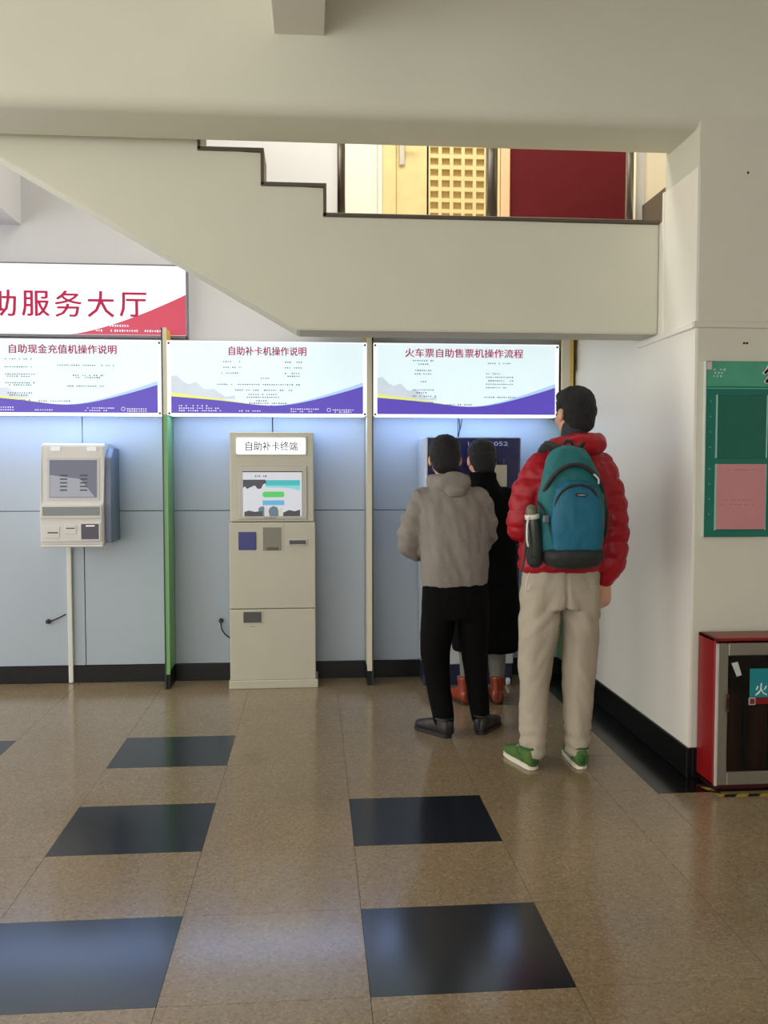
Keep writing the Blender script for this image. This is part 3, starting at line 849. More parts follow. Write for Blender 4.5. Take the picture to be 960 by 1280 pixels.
# contents: two extinguishers
for xx, lb in ((1.905, 'red fire extinguisher behind glass at the cabinet left, under the tilted sticker'), (2.03, 'red fire extinguisher behind glass under the teal label')):
    e = empty('fire_extinguisher', (xx, 3.855, cz0 + .015), lb, 'extinguisher')
    g = Geo(); g.limb([(xx, 3.855, .075), (xx, 3.855, .40)], [.045, .045], n=20, res=1); put('cylinder', g.mesh(), RED, e, smooth=True)
    g = Geo(); g.limb([(xx, 3.855, .44), (xx, 3.855, .49)], [.016, .014], n=12, res=1); put('valve', g.mesh(), BLACKP, e, smooth=True)
    tube('hose', [(xx, 3.84, .47), (xx + .03, 3.81, .45), (xx + .052, 3.81, .35), (xx + .05, 3.815, .2)], .008, BLACKP, e)
    boxes('handle', [(xx - .012, xx + .012, 3.80, 3.87, .495, .505)], BLACKP, e)
    g = Geo(); g.limb([(xx, 3.855, .037), (xx, 3.855, .06)], [.040, .04], n=18, res=1, round_ends=False); put('base_ring', g.mesh(), BLACKP, e)

# hazard tape on the floor around the cabinet
ht = empty('hazard_tape', (2.0, 3.70, 0), 'yellow and black hazard tape on the floor round the fire cabinet', 'floor tape')
TY = mat('tape_yellow', (176, 150, 50), .5); TB = mat('tape_black', (24, 22, 20), .5)


def tape(p, q, n, w):
    p, q = Vector(p), Vector(q); d = (q - p); L_ = d.length; d.normalize(); nn = Vector((-d.y, d.x))
    s = L_ / n
    for k in range(n):
        a = p + d * (k * s); b = p + d * ((k + 1) * s)
        sk = d * w * .8
        pts = [a, b, b + nn * w + sk, a + nn * w + sk]
        prism_xy('tape_stripe', [(v.x, v.y) for v in pts], 0.0004, 0.0016, TY if k % 2 else TB, ht)


tape((1.80, 3.690), (3.0, 3.690), 22, .03)
tape((1.745, 3.86), (1.795, 3.70), 4, .028)

# ------------------------------------------------------------------ people
SKIN = mat('skin', (206, 156, 130), .5, var=.04, vscale=20)
HAIR = mat('black_hair', (9, 8, 10), .6, bump=.8, bscale=260, var=.3, vscale=90)
EYEW = mat('eye_dark', (40, 30, 26), .2)


def fold(scale, amp, zs=1.0, seed=0.0):
    o = Vector((seed, seed * 1.7, seed * .3))

    def f(p, n):
        q = Vector((p.x * scale, p.y * scale, p.z * scale * zs)) + o
        return amp * (noise.noise(q) + .5 * noise.noise(q * 2.1))
    return f


def head_parts(g, c, yaw=0, k=1.0, tilt=0):
    """adds head to geometry g centred at c (mid head height), facing +Y rotated by yaw"""
    R = Matrix.Rotation(yaw, 3, 'Z') @ Matrix.Rotation(tilt, 3, 'X')
    c = Vector(c)

    def E(p, r): g.ell(c + R @ (Vector(p) * k), (r[0] * k, r[1] * k, r[2] * k), rot=R, n=18, m_=10)
    E((0, -.008, .025), (.074, .094, .090))       # cranium
    E((0, .03, -.05), (.056, .058, .066))         # face
    E((0, .058, -.088), (.032, .030, .026))       # chin
    E((0, .094, -.022), (.013, .018, .024))       # nose
    E((0, .082, .014), (.05, .014, .012))         # brow
    E((0, .086, -.058), (.022, .010, .009))       # lips
    for s in (-1, 1):
        E((s * .079, -.004, -.012), (.012, .020, .032))   # ear
        E((s * .046, .045, -.03), (.022, .03, .03))       # cheek
    return R


def hair_mesh(c, yaw=0, k=1.0, tilt=0, seed=0, nape=1.0):
    R = Matrix.Rotation(yaw, 3, 'Z') @ Matrix.Rotation(tilt, 3, 'X'); c = Vector(c)
    g = Geo()

    def E(p, r): g.ell(c + R @ (Vector(p) * k), (r[0] * k, r[1] * k, r[2] * k), rot=R, n=22, m_=14)
    E((0, -.010, .046), (.085, .098, .080))
    E((0, -.040, .006), (.083, .068, .085))
    E((0, -.050, -.040 * nape), (.070, .050, .058))
    E((0, .055, .075), (.06, .04, .04))
    E((-.066, .012, .02), (.016, .03, .045)); E((.066, .012, .02), (.016, .03, .045))
    return g.fused(.006, 8, disp=fold(48, .004, seed=seed))


def eyes(c, R, k, parent):
    for s in (-1, 1):
        g = Geo(); g.ell(Vector(c) + R @ (Vector((s * .031, .083, 0)) * k), (.012 * k, .006 * k, .007 * k), n=10, m_=6)
        put('eye', g.mesh(), EYEW, parent, smooth=True)


def hand(g, w, d, palm_n, k=1.0, curl=0.7, thumb_side=1):
    """hand from wrist w along direction d; palm normal palm_n; five fingers"""
    w = Vector(w); d = Vector(d).normalized(); pn = Vector(palm_n); pn = (pn - d * pn.dot(d)).normalized()
    s = d.cross(pn).normalized() * thumb_side
    pc = w + d * .05 * k
    g.limb([w - d * .02 * k, w + d * .03 * k, w + d * .085 * k], [(.026 * k, .020 * k), (.038 * k, .016 * k), (.040 * k, .014 * k)], n=14, ref=tuple(pn), res=3)
    for i, (off, L_) in enumerate(((.030, .072), (.010, .080), (-.010, .075), (-.029, .060))):
        b = w + d * .085 * k + s * off * k
        pts = [b - d * .015 * k, b]; dirv = d.copy(); p = b.copy()
        for q in range(3):
            a = curl * (.7 + .25 * q)
            dirv = (dirv * cos(a) + pn * sin(a)).normalized() if q else (d * cos(curl * .6) + pn * sin(curl * .6)).normalized()
            if q: pass
            p = p + dirv * (L_ * k * (.45, .32, .23)[q]); pts.append(p.copy())
        g.limb(pts, [.0092 * k, .0092 * k, .0086 * k, .008 * k, .0068 * k], n=10, res=2)
    tb = w + d * .025 * k + s * .028 * k
    td = (d * .72 + s * .55 + pn * .35).normalized()
    g.limb([tb, tb + td * .034 * k, tb + td * .034 * k + (td * .6 + d * .3 + pn * .5).normalized() * .03 * k, tb + td * .034 * k + (td * .5 + d * .4 + pn * .6).normalized() * .052 * k], [.0125 * k, .0112 * k, .0098 * k, .0078 * k], n=10, res=2)


def shoe(parent, heel, yaw, L_, up_m, sole_m, accents=(), h=.075):
    """shoe with heel at `heel` on the floor pointing along yaw from +Y (positive to the right)"""
    R = Matrix.Rotation(-yaw, 3, 'Z'); hx = Vector((heel[0], heel[1], 0))
    T = lambda x, y, z: tuple(hx + R @ Vector((x, y, z)))
    g = Geo()
    n = 20
    rows = []
    for t, w, hh in ((.0, .022, .066), (.03, .033, .080), (.10, .037, .086), (.28, .038, .088), (.45, .040, .080), (.62, .046, .064), (.8, .046, .050), (.93, .036, .042), (1.0, .016, .030)):
        y = t * L_
        ring = []
        for j in range(n):
            a = 2 * pi * j / n
            ca, sa = cos(a), sin(a)
            ring.append(T(w * math.copysign(abs(ca) ** .75, ca), y, .014 + hh * .5 + hh * .5 * math.copysign(abs(sa) ** .75, sa)))
        rows.append(ring)
    g.rings(rows)
    g.limb([T(0, .052, .05), T(0, .056, h + .028)], [(.041, .046), (.042, .046)], n=16, res=1, round_ends=False)
    up = put('shoe', g.fused(.006, 3), up_m, parent)
    prof = [(.0, .0), (.012, .026), (.05, .036), (.13, .037), (.17, .041), (.21, .046), (.245, .043), (.27, .032), (.285, .014)]
    sc = L_ / .28
    pts = [(-w, y * sc) for y, w in prof] + [(w, y * sc) for y, w in reversed(prof[1:])]
    pts = [(p[0], p[1]) for p in pts]
    wp = [T(x, y, 0) for x, y in pts]
    prism_xy('sole', [(p[0], p[1]) for p in wp], 0.0, .024, sole_m, up, bev=.004)
    return up, T


# ----- person in the red puffer jacket
def red_person():
    X0, Y0 = 1.20, 4.20
    P = empty('person', (X0, Y0, 0), 'tall person in red puffer jacket and beige trousers wearing a teal backpack', 'person')
    hc = (1.270, 4.225, 1.722)
    hy = radians(18)
    g = Geo()
    R = head_parts(g, hc, yaw=hy, k=1.06)
    g.limb([(1.262, 4.205, 1.66), (1.255, 4.19, 1.50)], [.054, .062], res=1)
    g.torso([(1.25, 4.19, 1.50, .10, .07), (1.245, 4.19, 1.44, .18, .09), (1.235, 4.19, 1.25, .165, .105), (1.21, 4.19, 1.08, .145, .10), (1.20, 4.19, .93, .155, .105), (1.195, 4.19, .82, .15, .10)])
    for sx_, kx, ax in ((1.105, 1.083, 1.066), (1.285, 1.288, 1.284)):
        g.limb([(sx_, 4.19, .88), (kx, 4.20, .50), (ax, 4.16, .09)], [.08, .055, .04])
        g.limb([(ax, 4.16, .05), (ax, 4.22, .045)], [.03, .03], res=1)
    # right arm hanging, left forearm forward
    g.limb([(1.40, 4.19, 1.44), (1.45, 4.18, 1.20), (1.445, 4.19, 1.05), (1.418, 4.20, .92)], [.055, .046, .042, .028])
    hand(g, (1.422, 4.20, .90), (.02, .06, -1), (-.45, .9, 0), 1.15, curl=.95, thumb_side=-1)
    g.limb([(1.07, 4.19, 1.44), (1.005, 4.17, 1.20), (1.01, 4.30, 1.16), (1.06, 4.44, 1.20)], [.055, .045, .04, .028])
    hand(g, (1.06, 4.44, 1.20), (.35, .9, .15), (.8, -.3, -.2), 1.0, curl=.6, thumb_side=1)
    put('body', g.fused(.0065, 3), SKIN, P)
    eyes(hc, R, 1.06, P)
    put('hair', hair_mesh(hc, hy, 1.06, seed=3.1), HAIR, P)
    # jacket
    RJ = mat('red_nylon', (158, 12, 30), .45, bump=.12, bscale=45, spec=.35)
    g = Geo()
    g.torso([(1.20, 4.20, .952, .195, .130), (1.203, 4.20, .985, .208, .142), (1.21, 4.20, 1.08, .208, .146), (1.22, 4.20, 1.20, .21, .148), (1.232, 4.195, 1.32, .222, .146), (1.243, 4.19, 1.42, .218, .130), (1.25, 4.19, 1.485, .178, .105), (1.255, 4.19, 1.535, .12, .085), (1.26, 4.195, 1.57, .095, .08)])
    g.limb([(1.385, 4.19, 1.45), (1.428, 4.18, 1.30), (1.447, 4.175, 1.14), (1.446, 4.180, 1.00), (1.422, 4.198, .922)], [.082, .085, .080, .072, .050], n=20)
    g.limb([(1.10, 4.19, 1.45), (1.035, 4.18, 1.33), (1.008, 4.17, 1.21), (1.015, 4.21, 1.165), (1.035, 4.33, 1.17), (1.055, 4.41, 1.19)], [.080, .084, .078, .076, .066, .05], n=20)

    def puff(p, n):
        z = p.z + .012 * noise.noise(Vector((p.x * 7, p.y * 7, p.z * 3)))
        ph = (z / .078) % 1.0
        a = .010 * (abs(sin(pi * ph)) ** .55 - .62)
        w = .006 * noise.noise(Vector((p.x * 26, p.y * 26, p.z * 34)))
        return a + w
    jk = put('jacket', g.fused(.0085, 4, disp=puff), RJ, P)
    g = Geo()
    hoodc = Vector((1.262, 4.17, 1.568))
    rs = []
    n = 30
    path = []
    for j in range(n):
        a = 2 * pi * j / n
        back = max(0, -sin(a))
        path.append((hoodc + Vector((.108 * cos(a), .088 * sin(a) + .01, .012 * cos(a) - .006 * back)), .040 + .018 * back))
    for j in range(0, n, 1):
        p0, r0 = path[j]; g.ell(p0, (r0, r0, r0 * 1.02), n=12, m_=8)
    g.ell((1.262, 4.085, 1.560), (.125, .06, .058), n=18, m_=10)
    put('hood', g.fused(.008, 4, disp=lambda p, n: .006 * noise.noise(p * 24)), RJ, jk)
    g = Geo(); g.limb([(1.262, 4.195, 1.555), (1.264, 4.20, 1.640)], [.070, .064], n=18, res=1)
    put('inner_collar', g.fused(.007, 2), mat('collar_dark', (40, 42, 52), .8), jk)
    # trousers
    TRM = mat('beige_trousers', (168, 158, 140), .8, bump=.25, bscale=120, var=.04, vscale=9)
    g = Geo()
    g.torso([(1.20, 4.195, .99, .182, .118), (1.20, 4.19, .93, .192, .125), (1.197, 4.185, .85, .197, .130), (1.193, 4.185, .78, .193, .125)])
    g.limb([(1.100, 4.185, .86), (1.092, 4.185, .70), (1.080, 4.195, .53), (1.070, 4.185, .32), (1.063, 4.165, .13), (1.062, 4.160, .075)], [(.100, .118), (.098, .112), (.086, .092), (.074, .080), (.064, .074), (.058, .070)], n=22)
    g.limb([(1.298, 4.185, .86), (1.298, 4.185, .70), (1.296, 4.195, .53), (1.290, 4.185, .32), (1.284, 4.165, .13), (1.283, 4.160, .085)], [(.096, .118), (.092, .112), (.084, .092), (.074, .080), (.066, .074), (.060, .070)], n=22)

    def tf(p, n):
        s = 1 if p.x > 1.19 else -1
        a = .009 * noise.noise(Vector((p.x * 15, p.y * 15, p.z * 4 + s * 3))) + .005 * noise.noise(Vector((p.x * 30 + p.z * 12 * s, p.y * 20, p.z * 11)))
        if p.z < .3: a += .006 * sin(p.z * 110 + 3 * noise.noise(p * 9)) * (1 - p.z / .3)
        if p.y < 4.19 and .6 < p.z: a -= .012 * math.exp(-((p.x - 1.195) / .008) ** 2) * min(1, max(0, (.99 - p.z) / .12))
        a += .004 * sin((p.z * .8 + abs(p.x - 1.195)) * 75 + 3 * noise.noise(p * 5)) * math.exp(-((p.z - .74) / .08) ** 2)
        return a
    put('trousers', g.fused(.0085, 4, disp=tf), TRM, P)
    tube('drawstring', [(1.02, 4.09, .955), (1.002, 4.08, .91), (1.006, 4.08, .87), (1.022, 4.075, .90)], .003, mat('cord_white', (206, 202, 192), .7), P)
    GRNS = mat('green_suede', (70, 104, 38), .75, bump=.2, bscale=150)
    CRM = mat('cream_sole', (216, 210, 190), .6)
    GRD = mat('green_dark_patch', (38, 84, 40), .6)
    for heel, yw in (((1.054, 4.095), radians(-15)), ((1.284, 4.085), radians(3))):
        up_, T = shoe(P, heel, yw, .275, GRNS, CRM)
        g = Geo(); g.ell(T(0, .004, .052), (.022, .010, .026), n=12, m_=8); put('heel_patch', g.mesh(), GRD, up_, smooth=True)
        tube('lace', [T(-.022, .10, .098), T(0, .112, .096), T(.022, .10, .098)], .004, CRM, up_)
        tube('lace', [T(-.024, .13, .086), T(0, .142, .086), T(.024, .13, .086)], .004, CRM, up_)
        pts_ = [T(-.030, .03, .022), T(-.037, .10, .022), T(-.041, .16, .022)]
        tube('side_stripe', [T(-.037, .05, .040), T(-.039, .085, .062), T(-.034, .12, .080)], .005, GRD, up_)
        tube('collar_rim', [T(-.040, .07, .100), T(-.030, .018, .101), T(0, .004, .103), T(.030, .018, .101), T(.040, .07, .100)], .006, GRD, up_)
    return P


red_person()

# ----- backpack
bp = empty('backpack', (1.255, 4.0, .98), 'teal backpack with dark base worn over the red jacket', 'backpack')
TEALB = mat('pack_teal', (14, 102, 106), .65, bump=.2, bscale=160, var=.05, vscale=8)
TEALF = mat('pack_blue_teal', (9, 98, 126), .6, bump=.2, bscale=160, var=.05, vscale=8)
PKD = mat('pack_dark', (34, 38, 36), .7, bump=.2, bscale=160)


def pack_shape(rows, n=32, e=.75, lean=0.0):
    g = Geo(); sgn = lambda a: math.copysign(abs(a) ** e, a)
    rs = []
    for cx, cy, cz, rx, ry in rows:
        rs.append([(cx + rx * sgn(cos(2 * pi * j / n)), cy + ry * sgn(sin(2 * pi * j / n)), cz) for j in range(n)])
    g.rings(rs); return g


main_rows = [(1.262, 3.985, .998, .085, .05), (1.262, 3.985, 1.02, .125, .07), (1.262, 3.985, 1.08, .150, .082), (1.262, 3.985, 1.20, .160, .086), (1.262, 3.985, 1.32, .158, .084), (1.258, 3.99, 1.42, .135, .078), (1.255, 4.0, 1.50, .105, .062), (1.254, 4.01, 1.545, .070, .045), (1.254, 4.01, 1.558, .03, .02)]
mc = put('main_compartment', pack_shape(main_rows).fused(.009, 4, disp=fold(14, .006, seed=2)), TEALB, bp)
fp = pack_shape([(1.268, 3.91, 1.065, .095, .03), (1.268, 3.91, 1.09, .118, .042), (1.268, 3.905, 1.18, .128, .05), (1.268, 3.905, 1.28, .122, .05), (1.262, 3.91, 1.36, .098, .042), (1.258, 3.915, 1.395, .06, .03)])
fo = put('front_pocket', fp.fused(.008, 4, disp=fold(15, .005, seed=5)), TEALF, bp)
bs = pack_shape([(1.262, 3.975, .992, .09, .065), (1.262, 3.96, 1.01, .128, .088), (1.262, 3.957, 1.05, .146, .102), (1.262, 3.957, 1.075, .140, .100), (1.262, 3.957, 1.085, .12, .09)])
put('base_panel', bs.fused(.008, 4, disp=fold(15, .004, seed=9)), PKD, bp)
tube('pocket_zip', [(1.152, 3.895, 1.24), (1.165, 3.880, 1.32), (1.205, 3.868, 1.365), (1.262, 3.862, 1.378), (1.32, 3.868, 1.362), (1.362, 3.882, 1.31)], .006, PKD, fo, n=8)
tube('upper_zip_band', [(1.120, 3.955, 1.34), (1.145, 3.915, 1.405), (1.20, 3.905, 1.455), (1.262, 3.905, 1.468), (1.325, 3.908, 1.445), (1.385, 3.93, 1.385), (1.408, 3.965, 1.32)], .011, PKD, mc, n=10)
tube('zip_pull', [(1.345, 3.905, 1.425), (1.362, 3.895, 1.405), (1.364, 3.893, 1.385)], .005, mat('pull_silver', (190, 196, 196), .4), mc)
box('logo_patch', 1.245, 1.292, 3.8495, 3.858, 1.326, 1.340, mat('logo_black', (20, 24, 26), .5), fo)
marks('logo_print', [(1.250, 1.288, 1.333)], 3.849, mat('logo_silver', (190, 196, 196), .5), fo, h=.006, cell=.008)
for pts in ([(1.215, 4.02, 1.535), (1.175, 4.045, 1.555), (1.135, 4.10, 1.553), (1.118, 4.17, 1.548), (1.112, 4.26, 1.50), (1.10, 4.335, 1.38), (1.085, 4.345, 1.22), (1.09, 4.22, 1.08), (1.13, 4.06, 1.04)], [(1.30, 4.02, 1.535), (1.335, 4.045, 1.555), (1.372, 4.10, 1.55), (1.385, 4.17, 1.545), (1.385, 4.26, 1.50), (1.375, 4.335, 1.38), (1.372, 4.345, 1.22), (1.385, 4.22, 1.08), (1.37, 4.06, 1.04)]):
    g = Geo(); g.limb(pts, [(.030, .010)] * len(pts), n=12, ref=(1, 0, 0))
    # flat webbing: wide across the shoulder
    put('shoulder_strap', g.mesh(), PKD, bp, smooth=True)
tube('grab_loop', [(1.235, 4.03, 1.535), (1.24, 4.02, 1.575), (1.272, 4.02, 1.575), (1.277, 4.03, 1.535)], .007, PKD, bp)
tube('compression_strap', [(1.412, 3.98, 1.33), (1.425, 3.955, 1.25), (1.424, 3.955, 1.17), (1.41, 3.98, 1.10)], .008, PKD, bp)
bk = box('buckle', 1.105, 1.135, 3.90, 3.925, 1.205, 1.24, mat('buckle_grey', (96, 104, 110), .4), bp, bev=.005)
tube('side_webbing', [(1.09, 3.96, 1.30), (1.108, 3.925, 1.26), (1.125, 3.91, 1.22), (1.15, 3.90, 1.15)], .006, PKD, bp)
g = Geo(); g.limb([(1.088, 3.985, 1.03), (1.082, 3.98, 1.12), (1.075, 3.975, 1.185)], [(.040, .048), (.044, .05), (.043, .046)], n=16)
put('side_pocket', g.fused(.007, 3), PKD, bp)
tube('hanging_cord', [(1.06, 3.955, 1.245), (1.036, 3.935, 1.20), (1.030, 3.93, 1.13), (1.024, 3.935, 1.05), (1.014, 3.94, .99)], .006, mat('cord_dark', (64, 58, 48), .7), bp)
# bottle in the side pocket
wb = empty('water_bottle', (1.072, 3.975, 1.05), 'dark water bottle with pale neck band in the backpack side pocket', 'bottle')
g = Geo(); g.limb([(1.086, 3.965, 1.06), (1.068, 3.955, 1.215)], [.034, .034], n=20, res=1); put('flask', g.mesh(), mat('bottle_dark', (48, 54, 50), .25), wb, smooth=True)
g = Geo(); g.limb([(1.067, 3.954, 1.222), (1.064, 3.953, 1.243)], [.036, .035], n=20, res=1, round_ends=False); put('neck_band', g.mesh(), mat('band_pale', (214, 208, 198), .4), wb, smooth=True)
g = Geo(); g.limb([(1.064, 3.953, 1.243), (1.061, 3.952, 1.262)], [.030, .026], n=20, res=1); put('cap', g.mesh(), mat('cap_olive', (98, 96, 78), .4), wb, smooth=True)
tube('carry_loop', [(1.045, 3.93, 1.238), (1.034, 3.92, 1.20), (1.033, 3.92, 1.13), (1.040, 3.925, 1.10)], .005, mat('loop_white', (220, 214, 206), .6), wb)


for o in list(bp.children_recursive) + list(wb.children_recursive):
    for v in o.data.vertices:
        t = min(1.0, max(0.0, (4.14 - v.co.y) / .10))
        v.co.x += t * (-.075 - .03 * (v.co.x - 1.262))


# ----- person in the grey hoodie
def grey_person():
    P = empty('person', (.77, 4.75, 0), 'person in grey hooded fleece and black trousers with hands held in front', 'person')
    hc = (.724, 4.83, 1.505); hy = radians(-6)
    g = Geo(); R = head_parts(g, hc, hy, 1.03, tilt=radians(-14))
    g.limb([(.722, 4.805, 1.45), (.74, 4.76, 1.30)], [.052, .06], res=1)
    g.torso([(.74, 4.76, 1.33, .10, .07), (.745, 4.75, 1.27, .165, .09), (.755, 4.74, 1.10, .15, .10), (.765, 4.735, .92, .14, .10), (.77, 4.735, .80, .155, .105), (.77, 4.735, .70, .15, .1)])
    g.limb([(.69, 4.735, .76), (.665, 4.76, .40), (.700, 4.70, .08)], [.08, .055, .04]); g.limb([(.855, 4.735, .76), (.885, 4.77, .40), (.912, 4.75, .08)], [.08, .055, .04])
    g.limb([(.600, 4.75, 1.27), (.535, 4.765, 1.10), (.56, 4.87, 1.00), (.64, 4.97, .98)], [.045, .034, .034, .028])
    hand(g, (.64, 4.97, .98), (.8, .5, .05), (.4, -.6, -.3), 1.0, .6)
    g.limb([(.89, 4.75, 1.27), (.938, 4.765, 1.12), (.92, 4.87, 1.02), (.85, 4.97, 1.0)], [.045, .034, .034, .028])
    hand(g, (.85, 4.97, 1.0), (-.7, .6, .05), (-.4, -.6, -.3), 1.0, .6, -1)
    put('body', g.fused(.0065, 3), SKIN, P)
    eyes(hc, R, 1.03, P)
    put('hair', hair_mesh(hc, hy, 1.06, radians(-14), seed=7.7, nape=.95), HAIR, P)
    FL = mat('grey_fleece', (132, 126, 119), .9, bump=.3, bscale=140, var=.05, vscale=12)
    g = Geo()
    g.torso([(.762, 4.74, .812, .178, .122), (.762, 4.74, .86, .184, .130), (.764, 4.735, .96, .184, .132), (.760, 4.735, 1.08, .188, .134), (.752, 4.745, 1.19, .196, .130), (.745, 4.75, 1.27, .190, .118), (.741, 4.755, 1.325, .150, .098), (.738, 4.765, 1.37, .10, .08), (.735, 4.775, 1.41, .08, .07)])
    g.limb([(.600, 4.75, 1.285), (.555, 4.755, 1.19), (.522, 4.765, 1.09), (.535, 4.81, 1.02), (.58, 4.90, .985), (.62, 4.955, .98)], [.072, .070, .064, .064, .054, .042], n=20)
    g.limb([(.890, 4.75, 1.285), (.925, 4.755, 1.20), (.945, 4.765, 1.115), (.935, 4.81, 1.05), (.90, 4.90, 1.01), (.865, 4.955, 1.0)], [.072, .068, .062, .062, .052, .042], n=20)

    def ff(p, n):
        a = .009 * noise.noise(Vector((p.x * 11, p.y * 11, p.z * 5 + p.x * 6))) + .006 * noise.noise(Vector((p.x * 26 + p.z * 8, p.y * 20, p.z * 13)))
        for sx_ in (.615, .892):
            a -= .004 * math.exp(-((p.x - sx_ + .06 * (p.z - 1.1) * (1 if sx_ < .76 else -1)) / .016) ** 2) * (1 if 1.0 < p.z < 1.27 and p.y < 4.75 else 0)
        if abs(p.x - .76) > .19: a += .006 * sin(p.z * 70 + p.x * 40)
        return a * min(1.0, max(0.15, (p.z - .80) / .08))
    fl = put('hooded_fleece', g.fused(.0085, 4, disp=ff), FL, P)
    g = Geo()
    for j in range(26):
        a = 2 * pi * j / 26
        b = max(0, -sin(a))
        r0 = .030 + .012 * b
        g.ell((.735 + .095 * cos(a), 4.775 + .080 * sin(a), 1.385 - .012 * b), (r0, r0, r0 * 1.25), n=10, m_=8)
    g.ell((.745, 4.675, 1.375), (.098, .042, .062), n=18, m_=10)
    g.ell((.758, 4.655, 1.335), (.062, .032, .040), n=16, m_=10)
    put('hood', g.fused(.008, 4, disp=lambda p, n: .006 * noise.noise(p * 18)), FL, fl)
    BK = mat('black_trousers', (9, 9, 10), .9, bump=.2, bscale=90, spec=.12)
    g = Geo()
    g.torso([(.762, 4.74, .87, .165, .112), (.765, 4.735, .80, .180, .122), (.768, 4.735, .72, .186, .126), (.770, 4.735, .64, .186, .122)])
    g.limb([(.682, 4.735, .74), (.672, 4.74, .58), (.664, 4.75, .42), (.680, 4.735, .25), (.698, 4.705, .12), (.70, 4.70, .07)], [(.094, .112), (.092, .105), (.080, .088), (.066, .072), (.060, .066), (.056, .062)], n=22)
    g.limb([(.862, 4.735, .74), (.872, 4.745, .58), (.882, 4.76, .42), (.896, 4.75, .25), (.908, 4.735, .12), (.91, 4.73, .08)], [(.092, .112), (.086, .105), (.074, .086), (.060, .070), (.053, .062), (.050, .058)], n=22)
    put('trousers', g.fused(.0085, 4, disp=fold(14, .005, .5, 4)), BK, P)
    SH = mat('black_shoe', (38, 34, 31), .5, var=.6, vscale=26); SO = mat('black_sole', (26, 25, 25), .6)
    BR = mat('shoe_grey_trim', (104, 92, 84), .6)
    for heel, yw in (((.728, 4.630), radians(-36)), ((.888, 4.670), radians(34))):
        up_, T = shoe(P, heel, yw, .262, SH, SO)
        g = Geo(); g.limb([T(0, .006, .03), T(0, .004, .085)], [(.026, .010), (.022, .010)], n=14, res=1); put('heel_counter', g.mesh(), BLACKP, up_, smooth=True)
        tube('collar_rim', [T(-.041, .07, .100), T(-.031, .016, .101), T(0, .002, .103), T(.031, .016, .101), T(.041, .07, .100)], .006, BLACKP, up_)
        for q in (.10, .13, .16):
            tube('lace', [T(-.025, q, .09 - (q - .1) * .45), T(0, q + .012, .094 - (q - .1) * .45), T(.025, q, .09 - (q - .1) * .45)], .004, BR, up_)
    return P


grey_person()


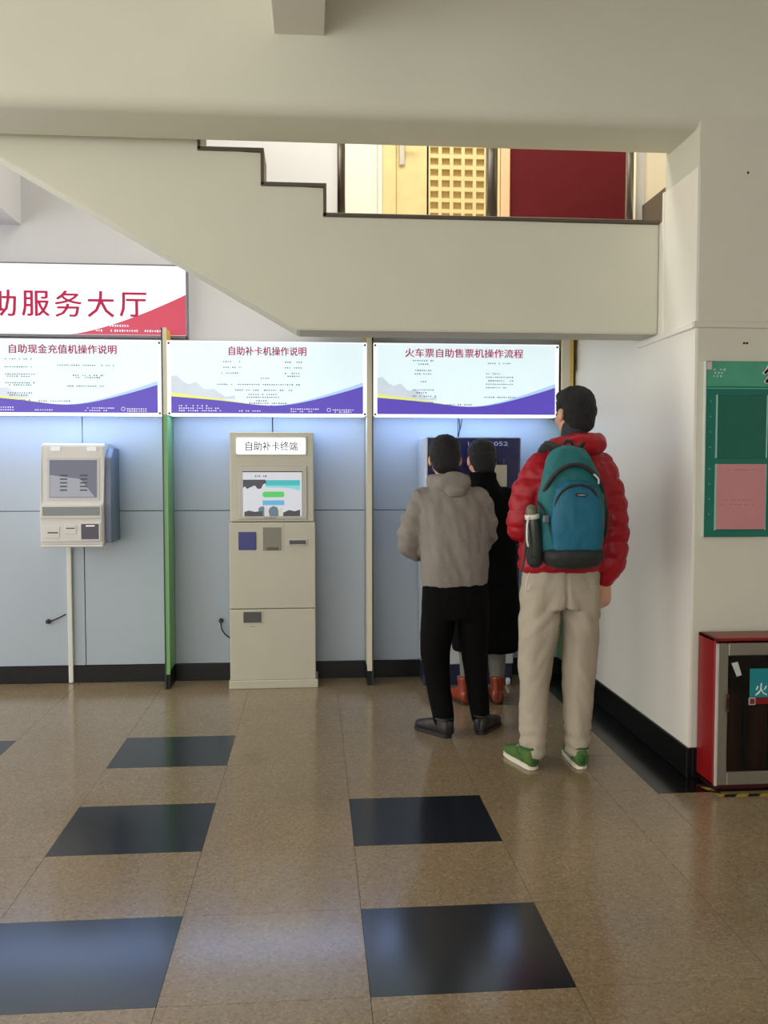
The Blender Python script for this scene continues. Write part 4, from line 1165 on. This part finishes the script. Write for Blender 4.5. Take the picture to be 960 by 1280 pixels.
# ----- person in the long black coat
def black_person():
    P = empty('person', (1.05, 5.38, 0), 'person in long black coat and orange boots facing the ticket machine', 'person')
    hc = (1.040, 5.41, 1.505); hy = radians(4)
    g = Geo(); R = head_parts(g, hc, hy, 1.03, tilt=radians(-12))
    g.limb([(1.045, 5.39, 1.44), (1.05, 5.36, 1.30)], [.05, .058], res=1)
    g.torso([(1.05, 5.36, 1.33, .10, .07), (1.05, 5.35, 1.26, .165, .09), (1.05, 5.35, 1.05, .15, .1), (1.05, 5.35, .80, .155, .1), (1.05, 5.35, .70, .15, .1)])
    for xx in (.95, 1.13):
        g.limb([(xx, 5.35, .75), (xx, 5.355, .40), (xx, 5.335, .08)], [.068, .040, .030])
    g.limb([(.89, 5.35, 1.26), (.84, 5.36, 1.06), (.90, 5.50, 1.02)], [.055, .045, .03]); hand(g, (.90, 5.50, 1.02), (.5, .5, .1), (.3, -.5, -.5), .95, .6)
    g.limb([(1.21, 5.35, 1.26), (1.255, 5.36, 1.06), (1.20, 5.50, 1.02)], [.055, .045, .03]); hand(g, (1.20, 5.50, 1.02), (-.5, .5, .1), (-.3, -.5, -.5), .95, .6, -1)
    put('body', g.fused(.0065, 3), SKIN, P)
    eyes(hc, R, 1.03, P)
    put('hair', hair_mesh(hc, hy, 1.05, radians(-12), seed=11.2, nape=.95), HAIR, P)
    CO = mat('black_coat', (8, 8, 10), .9, bump=.2, bscale=90, spec=.12)
    g = Geo()
    g.torso([(1.06, 5.35, .325, .205, .135), (1.06, 5.35, .36, .212, .142), (1.06, 5.35, .60, .208, .140), (1.055, 5.35, .85, .196, .136), (1.05, 5.35, 1.08, .190, .132), (1.048, 5.355, 1.22, .190, .122), (1.047, 5.36, 1.30, .150, .098), (1.046, 5.37, 1.345, .10, .08), (1.044, 5.38, 1.41, .072, .066)])
    g.limb([(.905, 5.36, 1.27), (.85, 5.36, 1.14), (.84, 5.38, 1.05), (.885, 5.49, 1.02)], [.07, .066, .062, .046], n=18)
    g.limb([(1.19, 5.36, 1.27), (1.243, 5.36, 1.14), (1.252, 5.38, 1.05), (1.21, 5.49, 1.02)], [.07, .066, .062, .046], n=18)
    co = put('coat', g.fused(.009, 4, disp=fold(13, .006, .5, 8)), CO, P)
    g = Geo()
    for j in range(22):
        a = 2 * pi * j / 22
        g.ell((1.043 + .070 * cos(a), 5.385 + .062 * sin(a), 1.405), (.018, .018, .030), n=10, m_=6)
    put('collar', g.fused(.007, 2), CO, co)
    GT = mat('grey_trousers', (112, 112, 104), .85, bump=.2, bscale=100)
    for xx in (.95, 1.13):
        g = Geo(); g.limb([(xx, 5.35, .55), (xx, 5.352, .36), (xx, 5.330, .13)], [.074, .062, .046], n=18)
        put('trouser_leg', g.fused(.008, 3, disp=fold(18, .004, .6, 2)), GT, P)
    OB = mat('orange_leather', (138, 50, 20), .35, coat=.2, var=.08, vscale=20); OS = mat('boot_sole', (52, 26, 18), .6)
    for heel, yw in (((.940, 5.275), radians(-20)), ((1.120, 5.265), radians(8))):
        up_, T = shoe(P, heel, yw, .245, OB, OS, h=.075)
        g = Geo(); g.limb([T(0, .044, .045), T(0, .046, .10), T(0, .05, .172)], [(.036, .042), (.040, .045), (.047, .052)], n=18, res=3, round_ends=False); put('boot_shaft', g.fused(.006, 2), OB, up_)
        tube('heel_seam', [T(0, .0, .03), T(0, -.001, .08), T(0, .0, .165)], .003, OS, up_)
    return P


black_person()
